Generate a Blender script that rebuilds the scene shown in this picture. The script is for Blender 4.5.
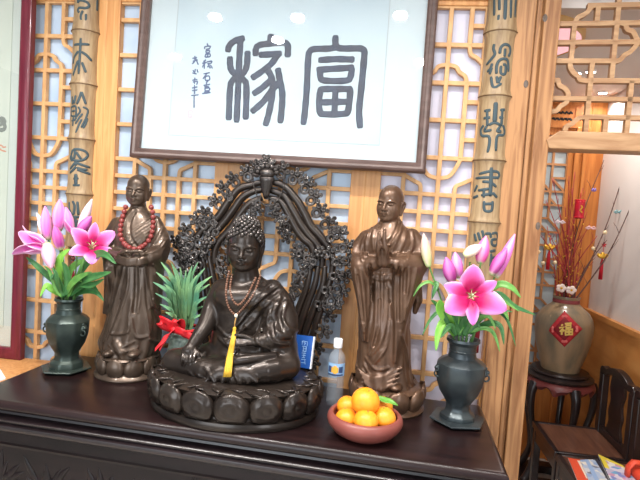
import bpy, math, random
import numpy as np
from mathutils import Vector, Matrix
PI = math.pi
for o in list(bpy.data.objects):
    bpy.data.objects.remove(o)
S = bpy.context.scene
COL = S.collection
R = math.radians
random.seed(4)

# ------------------------------------------------------------------ camera
FPX = 500.0
YAW, PITCH, ROLL = R(-7.55), R(-3.28), R(3.83)
CAM = Vector((0, 0, 1.51))
_f = Vector((math.sin(YAW)*math.cos(PITCH), math.cos(YAW)*math.cos(PITCH), math.sin(PITCH)))
_r0 = Vector((math.cos(YAW), -math.sin(YAW), 0))
_u0 = _r0.cross(_f)
_r = math.cos(ROLL)*_r0 + math.sin(ROLL)*_u0
_u = _r.cross(_f)
cd = bpy.data.cameras.new('camera')
cd.sensor_fit = 'HORIZONTAL'
cd.sensor_width = 36
cd.lens = FPX/640*36
cd.clip_start = 0.02
cam = bpy.data.objects.new('camera', cd)
COL.objects.link(cam)
cam.matrix_world = Matrix((
    (_r.x, _u.x, -_f.x, CAM.x), (_r.y, _u.y, -_f.y, CAM.y), (_r.z, _u.z, -_f.z, CAM.z), (0, 0, 0, 1)))
S.camera = cam

# ------------------------------------------------------------------ world, light, exposure
w = bpy.data.worlds.new('world')
S.world = w
w.use_nodes = True
bg = w.node_tree.nodes['Background']
bg.inputs[0].default_value = (0.86, 0.93, 1.0, 1)
bg.inputs[1].default_value = 0.34
S.view_settings.view_transform = 'Standard'
S.view_settings.look = 'None'
S.view_settings.gamma = 1
S.view_settings.exposure = 0.0

def area(name, loc, target, sx, sy, power, col=(1, 1, 1)):
    l = bpy.data.lights.new(name, 'AREA')
    l.shape = 'RECTANGLE'
    l.size, l.size_y, l.energy, l.color = sx, sy, power, col
    o = bpy.data.objects.new(name, l)
    COL.objects.link(o)
    o.location = loc
    o.rotation_euler = (Vector(target)-Vector(loc)).to_track_quat('-Z', 'Y').to_euler()
    return o

area('shop_window_daylight', (-1.6, -3.2, 1.7), (-0.3, 1.9, 1.1), 3.0, 2.0, 115, (0.84, 0.93, 1.0))
area('front_right_daylight', (2.3, -2.2, 1.9), (0.2, 1.9, 1.0), 1.0, 2.0, 45, (0.9, 0.95, 1.0))  # area light added for daylight from the front right

# ------------------------------------------------------------------ helpers
def at(px, py, Y):
    d = _r*((px-320)/FPX) - _u*((py-240)/FPX) + _f
    return CAM + d*(Y/d.y)

def atz(px, py, z):
    d = _r*((px-320)/FPX) - _u*((py-240)/FPX) + _f
    return CAM + d*((z-CAM.z)/d.z)

MATS = {}
def mat(name, col, rough=0.5, metal=0.0, spec=0.5, var=0.0, scale=20, stretch=(1, 1, 1), col2=None, bump=0.0,
        bscale=None, detail=4, emit=None, estr=0, coat=0, trans=0, ior=1.45, attr=None, sss=0, lo=0.35, hi=0.65, dist=0.0):
    if name in MATS:
        return MATS[name]
    m = bpy.data.materials.new(name)
    m.use_nodes = True
    nt = m.node_tree
    b = nt.nodes['Principled BSDF']
    b.inputs['Base Color'].default_value = (*col, 1)
    b.inputs['Roughness'].default_value = rough
    b.inputs['Metallic'].default_value = metal
    b.inputs['Specular IOR Level'].default_value = spec
    b.inputs['Coat Weight'].default_value = coat
    b.inputs['Coat Roughness'].default_value = 0.08
    b.inputs['Transmission Weight'].default_value = trans
    b.inputs['IOR'].default_value = ior
    if sss:
        b.inputs['Subsurface Weight'].default_value = sss
        b.inputs['Subsurface Radius'].default_value = (0.01, 0.006, 0.004)
    if emit:
        b.inputs['Emission Color'].default_value = (*emit, 1)
        b.inputs['Emission Strength'].default_value = estr
    tc = nt.nodes.new('ShaderNodeTexCoord')
    mp = nt.nodes.new('ShaderNodeMapping')
    mp.inputs['Scale'].default_value = stretch
    nt.links.new(tc.outputs['Object'], mp.inputs[0])
    if attr:
        a = nt.nodes.new('ShaderNodeVertexColor')
        a.layer_name = 'Col'
        nt.links.new(a.outputs[0], b.inputs['Base Color'])
    if col2:
        n = nt.nodes.new('ShaderNodeTexNoise')
        n.inputs['Scale'].default_value = scale
        n.inputs['Detail'].default_value = detail
        n.inputs['Distortion'].default_value = dist
        nt.links.new(mp.outputs[0], n.inputs[0])
        r = nt.nodes.new('ShaderNodeValToRGB')
        r.color_ramp.elements[0].position = lo
        r.color_ramp.elements[1].position = hi
        r.color_ramp.elements[0].color = (*col, 1)
        r.color_ramp.elements[1].color = (*col2, 1)
        nt.links.new(n.outputs[0], r.inputs[0])
        nt.links.new(r.outputs[0], b.inputs['Base Color'])
    if bump:
        n2 = nt.nodes.new('ShaderNodeTexNoise')
        n2.inputs['Scale'].default_value = bscale or scale
        n2.inputs['Detail'].default_value = 5
        nt.links.new(mp.outputs[0], n2.inputs[0])
        bp = nt.nodes.new('ShaderNodeBump')
        bp.inputs['Strength'].default_value = bump
        bp.inputs['Distance'].default_value = 0.004
        nt.links.new(n2.outputs[0], bp.inputs['Height'])
        nt.links.new(bp.outputs[0], b.inputs['Normal'])
    MATS[name] = m
    return m

def srgb(r, g, b):
    f = lambda c: (c/255/12.92) if c/255 <= 0.04045 else ((c/255+0.055)/1.055)**2.4
    return (f(r), f(g), f(b))

def wmat(o):
    m = o.matrix_basis.copy()
    return wmat(o.parent) @ m if o.parent else m

class MB:
    """collects shapes, builds them as one mesh object (coordinates given in world space)"""
    def __init__(s):
        s.v, s.f, s.c, s.cur = [], [], [], (1, 1, 1)
    def add(s, vs, fs, cols=None):
        n = len(s.v)
        s.v += [tuple(v) for v in vs]
        s.f += [tuple(i+n for i in f) for f in fs]
        s.c += cols if cols else [s.cur]*len(vs)
        return s
    def box(s, c, size, rot=None):
        hx, hy, hz = size[0]/2, size[1]/2, size[2]/2
        vs = [Vector((x, y, z)) for x in (-hx, hx) for y in (-hy, hy) for z in (-hz, hz)]
        if rot is not None:
            vs = [rot @ v for v in vs]
        c = Vector(c)
        return s.add([v+c for v in vs], [(0, 1, 3, 2), (4, 6, 7, 5), (0, 4, 5, 1), (2, 3, 7, 6), (0, 2, 6, 4), (1, 5, 7, 3)])
    def span(s, a, b):
        a, b = Vector(a), Vector(b)
        return s.box((a+b)/2, (abs(b.x-a.x), abs(b.y-a.y), abs(b.z-a.z)))
    def bar(s, a, b, w, d, nrm=(0, -1, 0)):
        """box bar from a to b, width w in the plane normal to nrm, depth d along nrm"""
        a, b, nrm = Vector(a), Vector(b), Vector(nrm)
        t = (b-a)
        L = t.length
        t = t/L
        sd = t.cross(nrm).normalized()
        n = sd.cross(t).normalized()
        rot = Matrix((t, sd, n)).transposed()
        return s.box((a+b)/2, (L, w, d), rot)
    def tube(s, pts, rad, n=8, cap=True, nrm=None, flat=1.0, closed=False):
        """tube along points; with nrm given the section is flattened by `flat` along nrm"""
        P = [Vector(p) for p in pts]
        if not hasattr(rad, '__len__'):
            rad = [rad]*len(P)
        vs, fs = [], []
        prev = None
        N = len(P)
        for i, p in enumerate(P):
            if closed:
                t = P[(i+1) % N]-P[i-1]
            else:
                t = P[min(i+1, N-1)]-P[max(i-1, 0)]
            t = t.normalized() if t.length > 1e-9 else Vector((0, 0, 1))
            if nrm is not None:
                nn = Vector(nrm[i]) if isinstance(nrm, list) else Vector(nrm)
                sd = t.cross(nn)
                sd = sd.normalized() if sd.length > 1e-6 else Vector((1, 0, 0))
                up = sd.cross(t).normalized()
            else:
                if prev is None:
                    ref = Vector((0, 0, 1)) if abs(t.z) < 0.9 else Vector((0, 1, 0))
                else:
                    ref = prev
                sd = t.cross(ref).normalized()
                up = sd.cross(t).normalized()
                prev = up
            for k in range(n):
                a = 2*PI*k/n
                vs.append(p + sd*(math.cos(a)*rad[i]) + up*(math.sin(a)*rad[i]*flat))
        for i in range(N if closed else N-1):
            j = (i+1) % N
            for k in range(n):
                k2 = (k+1) % n
                fs.append((i*n+k, i*n+k2, j*n+k2, j*n+k))
        if cap and not closed:
            fs.append(tuple(range(n-1, -1, -1)))
            fs.append(tuple((N-1)*n+k for k in range(n)))
        return s.add(vs, fs)
    def sphere(s, c, r, n=12, m=8, rot=None):
        c = Vector(c)
        if not hasattr(r, '__len__'):
            r = (r, r, r)
        vs, fs = [], []
        for i in range(m+1):
            ph = PI*i/m
            for k in range(n):
                a = 2*PI*k/n
                v = Vector((r[0]*math.sin(ph)*math.cos(a), r[1]*math.sin(ph)*math.sin(a), r[2]*math.cos(ph)))
                if rot is not None:
                    v = rot @ v
                vs.append(c+v)
        for i in range(m):
            for k in range(n):
                k2 = (k+1) % n
                fs.append((i*n+k, (i+1)*n+k, (i+1)*n+k2, i*n+k2))
        return s.add(vs, fs)
    def lathe(s, prof, c, n=24, sx=1, sy=1, rot=0, cap=True, M=None):
        c = Vector(c)
        vs, fs = [], []
        for (r, z) in prof:
            for k in range(n):
                a = 2*PI*k/n+rot
                v = Vector((r*math.cos(a)*sx, r*math.sin(a)*sy, z))
                vs.append(c + (M @ v if M is not None else v))
        for i in range(len(prof)-1):
            for k in range(n):
                k2 = (k+1) % n
                fs.append((i*n+k, i*n+k2, (i+1)*n+k2, (i+1)*n+k))
        if cap:
            fs.append(tuple(range(n-1, -1, -1)))
            fs.append(tuple((len(prof)-1)*n+k for k in range(n)))
        return s.add(vs, fs)
    def prism(s, poly, ext):
        """polygon (list of points) extruded by vector ext"""
        P = [Vector(p) for p in poly]
        e = Vector(ext)
        n = len(P)
        fs = [tuple(range(n-1, -1, -1)), tuple(range(n, 2*n))]
        for k in range(n):
            k2 = (k+1) % n
            fs.append((k, k2, n+k2, n+k))
        return s.add(P+[p+e for p in P], fs)
    def sweep(s, sections):
        """closed quads between successive equal-length loops"""
        n = len(sections[0])
        vs = [v for sec in sections for v in sec]
        fs = []
        for i in range(len(sections)-1):
            for k in range(n):
                k2 = (k+1) % n
                fs.append((i*n+k, i*n+k2, (i+1)*n+k2, (i+1)*n+k))
        fs.append(tuple(range(n-1, -1, -1)))
        fs.append(tuple((len(sections)-1)*n+k for k in range(n)))
        return s.add(vs, fs)
    def grid(s, rows, cols=None, thick=0):
        """surface from rows of points; with thickness becomes a thin closed shell"""
        nr, nc = len(rows), len(rows[0])
        vs = [Vector(v) for r in rows for v in r]
        fs = [(i*nc+k, i*nc+k+1, (i+1)*nc+k+1, (i+1)*nc+k) for i in range(nr-1) for k in range(nc-1)]
        cl = [c for r in cols for c in r] if cols else None
        if not thick:
            return s.add(vs, fs, cl)
        N = [Vector((0, 0, 0)) for _ in vs]
        for f in fs:
            n = (vs[f[2]]-vs[f[0]]).cross(vs[f[3]]-vs[f[1]])
            for i in f:
                N[i] += n
        off = [v-(n.normalized() if n.length > 1e-12 else Vector((0, 0, 1)))*thick for v, n in zip(vs, N)]
        M = len(vs)
        fs2 = [tuple(reversed([i+M for i in f])) for f in fs]
        rim = [k for k in range(nc)]+[i*nc+nc-1 for i in range(1, nr)]+[(nr-1)*nc+k for k in range(nc-2, -1, -1)]+[i*nc for i in range(nr-2, 0, -1)]
        fr = []
        for a, b in zip(rim, rim[1:]+rim[:1]):
            fr.append((b, a, a+M, b+M))
        return s.add(vs+off, fs+fs2+fr, (cl+cl) if cl else None)
    def build(s, name, m, parent=None, smooth=None, bevel=0, colors=False):
        me = bpy.data.meshes.new(name)
        vs = s.v
        if parent is not None:
            inv = wmat(parent).inverted()
            vs = [tuple(inv @ Vector(v)) for v in vs]
        me.from_pydata(vs, [], s.f)
        me.materials.append(m)
        if colors:
            ca = me.color_attributes.new('Col', 'FLOAT_COLOR', 'POINT')
            arr = np.ones((len(vs), 4), dtype=np.float32)
            arr[:, :3] = np.array(s.c, dtype=np.float32)
            ca.data.foreach_set('color', arr.ravel())
        me.update()
        if smooth:
            me.shade_smooth()
            if smooth is not True:
                me.set_sharp_from_angle(angle=R(smooth))
        o = bpy.data.objects.new(name, me)
        COL.objects.link(o)
        if parent is not None:
            o.parent = parent
        if bevel:
            bv = o.modifiers.new('bevel', 'BEVEL')
            bv.width = bevel
            bv.segments = 2
            bv.limit_method = 'ANGLE'
            bv.angle_limit = R(40)
        return o

def tag(o, label, cat, group=None):
    o['label'] = label
    o['category'] = cat
    if group:
        o['group'] = group
    return o

def thing(name, label, cat, loc, rotz=0, group=None):
    o = bpy.data.objects.new(name, None)
    o.empty_display_size = 0.02
    COL.objects.link(o)
    o.location = loc
    o.rotation_euler = (0, 0, rotz)
    return tag(o, label, cat, group)

def struct(o):
    if o.parent is None:
        o['kind'] = 'structure'
    return o

def dup(o, parent=None):
    c = o.copy()
    COL.objects.link(c)
    if parent is not None:
        c.parent = parent
    for ch in [x for x in bpy.data.objects if x.parent == o]:
        dup(ch, c)
    return c

def spline(pts, n=6, closed=False):
    """Catmull-Rom through points (any dimension)"""
    P = [np.array(p, float) for p in pts]
    out = []
    N = len(P)
    rng = range(N) if closed else range(N-1)
    for i in rng:
        if closed:
            p0, p1, p2, p3 = P[i-1], P[i], P[(i+1) % N], P[(i+2) % N]
        else:
            p0, p1, p2, p3 = P[max(i-1, 0)], P[i], P[i+1], P[min(i+2, N-1)]
        for k in range(n):
            t = k/n
            out.append(0.5*(2*p1+(p2-p0)*t+(2*p0-5*p1+4*p2-p3)*t*t+(3*p1-p0-3*p2+p3)*t**3))
    if not closed:
        out.append(P[-1])
    return out
# ------------------------------------------------------------------ materials
WOOD = mat('honey_wood', srgb(218, 162, 104), 0.42, var=1, col2=srgb(198, 136, 80), scale=5, stretch=(14, 14, 0.7), detail=5, dist=0.6, bump=0.05)
LATW = mat('lattice_wood', srgb(214, 168, 116), 0.45, col2=srgb(198, 148, 98), scale=6, stretch=(6, 6, 3))
PINE = mat('pine_post_wood', srgb(178, 130, 86), 0.5, col2=srgb(136, 90, 54), scale=3.2, stretch=(9, 9, 0.55), detail=6, dist=1.6, bump=0.06, lo=0.4, hi=0.62)
PINEL = mat('pale_pine_wood', srgb(186, 147, 108), 0.5, col2=srgb(158, 116, 80), scale=4, stretch=(0.8, 9, 9), detail=6, dist=1.4)
BACKW = mat('amber_wood', srgb(206, 130, 62), 0.5, col2=srgb(180, 104, 44), scale=4, stretch=(10, 10, 0.6), detail=5, dist=0.8)
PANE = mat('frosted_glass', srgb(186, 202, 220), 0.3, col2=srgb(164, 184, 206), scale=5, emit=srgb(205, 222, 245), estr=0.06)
PANEP = mat('frosted_glass_pink_lit', srgb(206, 202, 216), 0.3, col2=srgb(186, 188, 206), scale=5, emit=srgb(240, 222, 232), estr=0.08)  # pink light from the room beyond is put into this pane's tint and glow
WHITE = mat('white_plaster', srgb(226, 216, 208), 0.8, col2=srgb(220, 210, 202), scale=3)
CEIL = mat('ceiling_paint', srgb(240, 240, 240), 0.85)
FLOOR = mat('floor_tile', srgb(206, 198, 188), 0.3, col2=srgb(192, 184, 174), scale=4)
ROSE = mat('dark_rosewood', srgb(38, 23, 23), 0.3, spec=0.35, col2=srgb(26, 16, 17), scale=5, stretch=(0.6, 8, 8), detail=6, coat=0.05)
ROSE2 = mat('black_rosewood', srgb(32, 22, 23), 0.34, spec=0.35, col2=srgb(22, 16, 17), scale=6, stretch=(1, 8, 8), coat=0.0)

ROSEG = mat('polished_rosewood', srgb(36, 25, 28), 0.34, spec=0.8, col2=srgb(26, 18, 20), scale=6, stretch=(1, 8, 8))
W = 1.95
# ------------------------------------------------------------------ shell
def slab(name, a, b, m):
    o = MB().span(a, b).build(name, m)
    o['kind'] = 'structure'
    return o
slab('floor', (-4, -3.6, -0.1), (3.2, 3.6, 0), FLOOR)
slab('ceiling', (-4, -3.6, 2.75), (3.2, 1.9, 2.85), CEIL)
cb = slab('ceiling', (-1.0, 2.02, 2.33), (1.30, 3.35, 2.45), WHITE)
slab('wall_far', (-1.2, 3.39, 0), (1.5, 3.47, 2.7), WHITE)
slab('wall_right', (1.30, 1.3, 0), (1.4, 3.39, 2.75), WHITE)
# wall above and below the lattice windows
wb = MB()
wb.span((-2.62, 1.92, 2.32), (0.40, 2.04, 2.75))
wb.span((-2.62, 1.90, 0), (0.40, 2.04, 0.62))
ob = wb.build('wall_back', WOOD)
ob['kind'] = 'structure'
# ------------------------------------------------------------------ lattice windows
ROWS = [2.30, 2.16, 2.02, 1.882, 1.741, 1.602, 1.534, 1.466]
MID = 1.466
def mirror(z):
    return 2*MID-z
LW, LD = 0.0165, 0.022
def lattice(mb, cx, Y, frame=True):
    HW = 0.2155
    def vb(u, z0, z1):
        mb.span((cx+u-LW/2, Y-LD/2, z0), (cx+u+LW/2, Y+LD/2, z1))
    def hb(u0, u1, z):
        mb.span((cx+u0, Y-LD/2+0.0012, z-LW/2), (cx+u1, Y+LD/2-0.0012, z+LW/2))
    def cv(pts):
        P = spline(pts, 5)
        for sgn in (-1, 1):
            for f in (lambda z: z, mirror):
                L = [Vector((cx+sgn*p[0], Y, f(p[1]))) for p in P]
                n = len(L)
                secs = []
                for i, p in enumerate(L):
                    t = (L[min(i+1, n-1)]-L[max(i-1, 0)]).normalized()
                    sd = Vector((t.z, 0, -t.x))*LW*0.46
                    dy = Vector((0, LD*0.46, 0))
                    secs.append([p-sd-dy, p+sd-dy, p+sd+dy, p-sd+dy])
                mb.sweep(secs)
    bot = mirror(ROWS[0])
    vb(0, bot, ROWS[0])
    for f in (lambda z: z, mirror):
        for z in ROWS:
            if z == MID and f is mirror:
                continue
            hb(-HW if z in (1.602, 1.534, 1.466, 2.16, 1.741, 1.882, 2.02) else -HW, HW, f(z)) if z not in (2.02, 2.16, 1.882, 1.741) else hb(-0.13, 0.13, f(z))
        for s in (-1, 1):
            a, b = sorted((f(2.16), f(2.30)))
            vb(s*0.075, a, b)
            a, b = sorted((f(1.741), f(2.02)))
            vb(s*0.075, a, b)
            a, b = sorted((f(1.602), f(2.30)))
            vb(s*0.13, a, b)
            for z in (2.23, 1.952, 1.812):
                hb(s*0.075, s*HW, f(z))
            for z in (2.09, 1.672):
                hb(s*0.13, s*HW, f(z))
    a, b = mirror(1.602), 1.602
    for s in (-1, 1):
        vb(s*0.0625, a, b)
        vb(s*0.13, a, b)
    cv([(0, 2.087), (0.032, 2.080), (0.045, 2.062), (0.068, 2.046), (0.075, 2.022)])
    cv([(0, 1.664), (0.038, 1.674), (0.060, 1.704), (0.075, 1.738)])
    cv([(0.075, 2.158), (0.082, 2.128), (0.104, 2.115), (0.13, 2.092)])
    cv([(0.0625, 1.604), (0.066, 1.636), (0.086, 1.648), (0.13, 1.670)])
PX = [-2.0045, -1.459, -0.9135, -0.368, 0.1775]
for i, cx in enumerate(PX):
    fr = MB()
    HW = 0.2155
    z0, z1 = 0.62, 2.32
    for s in (-1, 1):
        fr.span((cx+s*HW, 1.932, z0), (cx+s*(HW+0.058), 1.985, z1))
    fr.span((cx-HW, 1.934, 2.30), (cx+HW, 1.985, z1))
    fr.span((cx-HW, 1.934, z0), (cx+HW, 1.985, mirror(2.30)+0.0))
    o = fr.build('window_%d' % (i+1), WOOD, bevel=0.003)
    o['kind'] = 'structure'
    lm = MB()
    lattice(lm, cx, W)
    lm.build('lattice', LATW, o, bevel=0.002)
    pm = MB().span((cx-HW, 1.966, z0), (cx+HW, 1.972, 2.30))
    pm.build('pane', PANEP if i == 4 else PANE, o)
# posts at the right end of the lattice wall
po = MB()
po.span((0.447, 1.920, 0), (0.54, 2.04, 2.75))
po.span((0.40, 1.905, 0), (0.469, 2.03, 2.75))
po.span((0.473, 1.912, 0), (0.491, 2.03, 2.75))
po.span((0.495, 1.895, 0), (0.550, 2.03, 2.75))
o = po.build('trim_1', PINE, bevel=0.004)
o['kind'] = 'structure'
for kx, ky in ((545, 18), (526, 84), (538, 226)):
    kc = at(kx, ky, 1.895 if kx > 530 else 1.905)
    MB().sphere(kc, (.0085, .0012, .014), 14, 8).build('knot', mat('wood_knot', srgb(104, 92, 84), .6, col2=srgb(84, 66, 52), scale=80), o, smooth=True)
# ------------------------------------------------------------------ lattice transom turning off the post
TH = R(-4.7)
T0 = Vector((0.55, 1.9, 0))
TX = Vector((math.cos(TH), math.sin(TH), 0))
TN = Vector((-math.sin(TH), math.cos(TH), 0))
def tp(u, z, d=0):
    return T0 + TX*u + TN*d + Vector((0, 0, z))
bm_ = MB()
bm_.prism([tp(-0.012, 1.82, -0.012), tp(0.03, 1.851, -0.012), tp(1.0, 1.851, -0.012), tp(1.0, 1.788, -0.012), tp(0.0, 1.788, -0.012)], TN*0.10)
o = bm_.build('trim_2', PINEL, bevel=0.004)
o['kind'] = 'structure'
tr = MB()
def tb(a, b, wd=0.0165):
    tr.bar(tp(a[0], a[1], 0.03), tp(b[0], b[1], 0.03), wd, 0.024, TN)
U = lambda X: X-0.55
for z, u0, u1 in ((2.234, 0, 0.46), (2.169, 0, 0.46), (2.104, 0, 0.205), (1.972, 0, 0.46), (1.909, 0.13, 0.46), (2.036, 0.125, 0.46), (2.296, 0.09, 0.46), (2.40, 0, 0.46)):
    tb((u0, z), (u1, z))
for u, z0, z1 in ((0.053, 2.104, 2.234), (0.19, 2.045, 2.40), (0.123, 1.851, 2.104), (0.255, 1.851, 2.036), (0.125, 2.234, 2.30), (0.185, 1.851, 1.909), (0.36, 2.036, 2.40), (0.36, 1.851, 1.972), (0.42, 1.851, 2.40)):
    tb((u, z0), (u, z1), 0.0155)
def tcv(pts, z=0):
    P = [tp(p[0], p[1], 0.03) for p in spline(pts, 6)]
    n = len(P)
    secs = []
    for i, p in enumerate(P):
        t = (P[min(i+1, n-1)]-P[max(i-1, 0)]).normalized()
        sd = t.cross(TN).normalized()*0.008
        dn = TN*0.011
        secs.append([p-sd-dn, p+sd-dn, p+sd+dn, p-sd+dn])
    tr.sweep(secs)
tcv([(0.053, 2.236), (0.062, 2.256), (0.078, 2.264), (0.092, 2.275), (0.105, 2.296)])
tcv([(0.19, 2.236), (0.215, 2.230), (0.225, 2.212), (0.243, 2.204), (0.256, 2.18), (0.262, 2.169), (0.256, 2.155), (0.24, 2.135), (0.224, 2.125), (0.212, 2.108), (0.19, 2.104)])
tcv([(0.05, 2.104), (0.053, 2.080), (0.068, 2.06), (0.082, 2.05), (0.09, 2.038), (0.125, 2.034)])
tcv([(0.0, 2.034), (0.015, 2.036), (0.022, 2.018), (0.04, 2.008), (0.053, 1.99), (0.053, 1.975), (0.05, 1.958), (0.032, 1.944), (0.02, 1.928), (0.0, 1.925)])
tcv([(0.055, 1.851), (0.058, 1.872), (0.075, 1.882), (0.088, 1.896), (0.10, 1.905), (0.13, 1.909)])
o = tr.build('trim_3', PINEL, bevel=0.002)
o['kind'] = 'structure'
# ------------------------------------------------------------------ far room
fw = MB()
fw.span((1.21, 3.35, 0), (1.30, 3.39, 2.33))
fw.span((1.125, 3.33, 0), (1.21, 3.39, 2.14))
fw.span((1.165, 3.30, 0), (1.185, 3.35, 2.14))
fw.span((0.2, 3.35, 2.12), (1.21, 3.39, 2.33))
fw.span((0.2, 3.35, 0), (1.125, 3.39, 0.5))
fo = fw.build('trim_4', BACKW, bevel=0.004)
fo['kind'] = 'structure'
win = MB()
win.span((0.55, 3.355, 0.5), (0.58, 3.385, 2.12))
win.span((1.095, 3.355, 0.5), (1.125, 3.385, 2.12))
win.span((0.58, 3.355, 2.09), (1.095, 3.385, 2.12))
win.span((0.58, 3.355, 0.5), (1.095, 3.385, 0.53))
wo = win.build('window_6', BACKW)
wo['kind'] = 'structure'
lm = MB()
CE = 0.086
for k in range(7):
    x = 0.58+k*CE
    for j in range(19):
        z = 0.53+j*CE
        h = (k*3+j*5) % 6
        if h != 1:
            lm.span((x+CE-.007, 3.360, z), (x+CE+.007, 3.374, z+CE))
        if h != 4:
            lm.span((x, 3.361, z+CE-.007), (x+CE, 3.373, z+CE+.007))
        if h in (1, 4):
            lm.bar((x, 3.367, z+CE), (x+CE, 3.367, z), 0.014, 0.011)
        elif h == 2:
            lm.bar((x, 3.367, z+CE*.5), (x+CE*.5, 3.367, z), 0.013, 0.011)
lm.build('lattice', mat('far_lattice_wood', srgb(184, 130, 86), .5, col2=srgb(166, 110, 66), scale=5), wo)
MB().span((0.58, 3.377, 0.53), (1.095, 3.382, 2.09)).build('pane', mat('far_frosted_glass', srgb(174, 184, 186), 0.4, emit=srgb(190, 206, 214), estr=0.04), wo)
# wainscot on the right wall with its cap rail
wa = MB()
wa.span((1.285, 1.4, 0.0), (1.30, 3.35, 0.985))
wa.span((1.27, 1.4, 0.985), (1.30, 3.35, 1.012))
wa.span((1.282, 1.4, 0.96), (1.30, 3.35, 0.985))
o = wa.build('trim_5', mat('amber_board', srgb(216, 150, 84), 0.45, col2=srgb(200, 130, 66), scale=4, stretch=(10, 1, 3), detail=5, dist=0.8))
o['kind'] = 'structure'
# ------------------------------------------------------------------ altar table
TZ = 0.85
TX0, TX1, TY0, TY1 = -1.29, 0.378, 1.362, 1.862
tab = thing('altar_table', 'long dark rosewood altar table with moulded edge carrying the statues and vases', 'table', ((TX0+TX1)/2, (TY0+TY1)/2, 0))
def ring(prof, x0=TX0, x1=TX1, y0=TY0, y1=TY1):
    return [[(x0-o, y0-o, z), (x1+o, y0-o, z), (x1+o, y1+o*0.2, z), (x0-o, y1+o*0.2, z)] for o, z in prof]
m = MB()
m.sweep(ring([(-0.03, 0.806), (-0.026, 0.812), (-0.012, 0.818), (-0.004, 0.822), (0, 0.828), (0, 0.833), (-0.002, 0.840), (-0.007, 0.846), (-0.014, 0.8493), (-0.02, 0.85)]))
m.build('tabletop', ROSE, tab, smooth=35)
m = MB()
m.sweep(ring([(-0.03, 0.742), (-0.022, 0.744), (-0.010, 0.75), (-0.002, 0.757), (0.0, 0.764), (-0.002, 0.771), (-0.010, 0.775), (-0.012, 0.779), (-0.006, 0.782), (-0.004, 0.787), (-0.008, 0.791), (-0.018, 0.794), (-0.03, 0.798), (-0.032, 0.806)]))
m.build('edge_moulding', ROSEG, tab, smooth=40)
m = MB()
m.sweep(ring([(-0.034, 0.69), (-0.026, 0.692), (-0.024, 0.70), (-0.030, 0.704), (-0.032, 0.742)]))
m.build('frieze', ROSE2, tab)
m = MB()
m.sweep(ring([(-0.05, 0.46), (-0.046, 0.50), (-0.046, 0.69), (-0.05, 0.69)]))
ap = m.build('apron', ROSE2, tab)
# carved foliage on the apron
def leaf_relief(mb, c, ang, L, wd):
    cx, z = c
    d = Vector((math.cos(ang), 0, math.sin(ang)))
    n = Vector((-d.z, 0, d.x))
    base = Vector((cx, TY0+0.046, z))
    pts = [base+d*(L*t)+n*(wd*0.25*math.sin(PI*t)) for t in (0, .15, .35, .55, .75, .9, 1)]
    mb.tube(pts, [wd*k for k in (.12, .3, .48, .5, .36, .18, .03)], n=8, nrm=(0, -1, 0), flat=0.35)
random.seed(9)
for k in range(9):
    mb = MB()
    cx = TX0+0.10+k*0.175
    for j in range(9):
        leaf_relief(mb, (cx+random.uniform(-.03, .03), 0.55+random.uniform(0, .04)), R(20+j*17.5), random.uniform(.07, .115), .022)
    mb.build('carved_leaf_spray', ROSE2, ap, smooth=True)
for sx in (TX0+0.08, TX1-0.08):
    for sy in (TY0+0.08, TY1-0.06):
        m = MB()
        m.sweep([[(sx-a, sy-a, z), (sx+a, sy-a, z), (sx+a, sy+a, z), (sx-a, sy+a, z)] for a, z in ((.05, 0), (.05, .04), (.035, .06), (.032, .3), (.045, .46), (.03, .5))])
        m.build('leg', ROSE2, tab, bevel=0.004)
tab.rotation_euler.z = R(-2.0)
tab.location.y += .006
# ------------------------------------------------------------------ cabinet at the left
cab = thing('low_cabinet', 'honey-coloured wooden cabinet top running along the lattice wall behind the table', 'cabinet', (-1.96, 1.68, 0))
MB().span((-2.60, 1.42, 0.775), (-1.325, 1.93, 0.80)).build('cabinet_top', WOOD, cab, bevel=0.004)
MB().span((-2.58, 1.45, 0.0), (-1.335, 1.90, 0.775)).build('body', WOOD, cab)
pp = MB().prism([atz(-14, 386, 0.8005), atz(5.5, 379.5, 0.8005), atz(0.5, 371, 0.8005), atz(-20, 374, 0.8005)], (0, 0, 0.006)).build('paper_sheets', mat('paper', srgb(240, 244, 246), 0.7))
tag(pp, 'white paper lying on the honey-coloured cabinet beside the red picture frame', 'paper')

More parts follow.
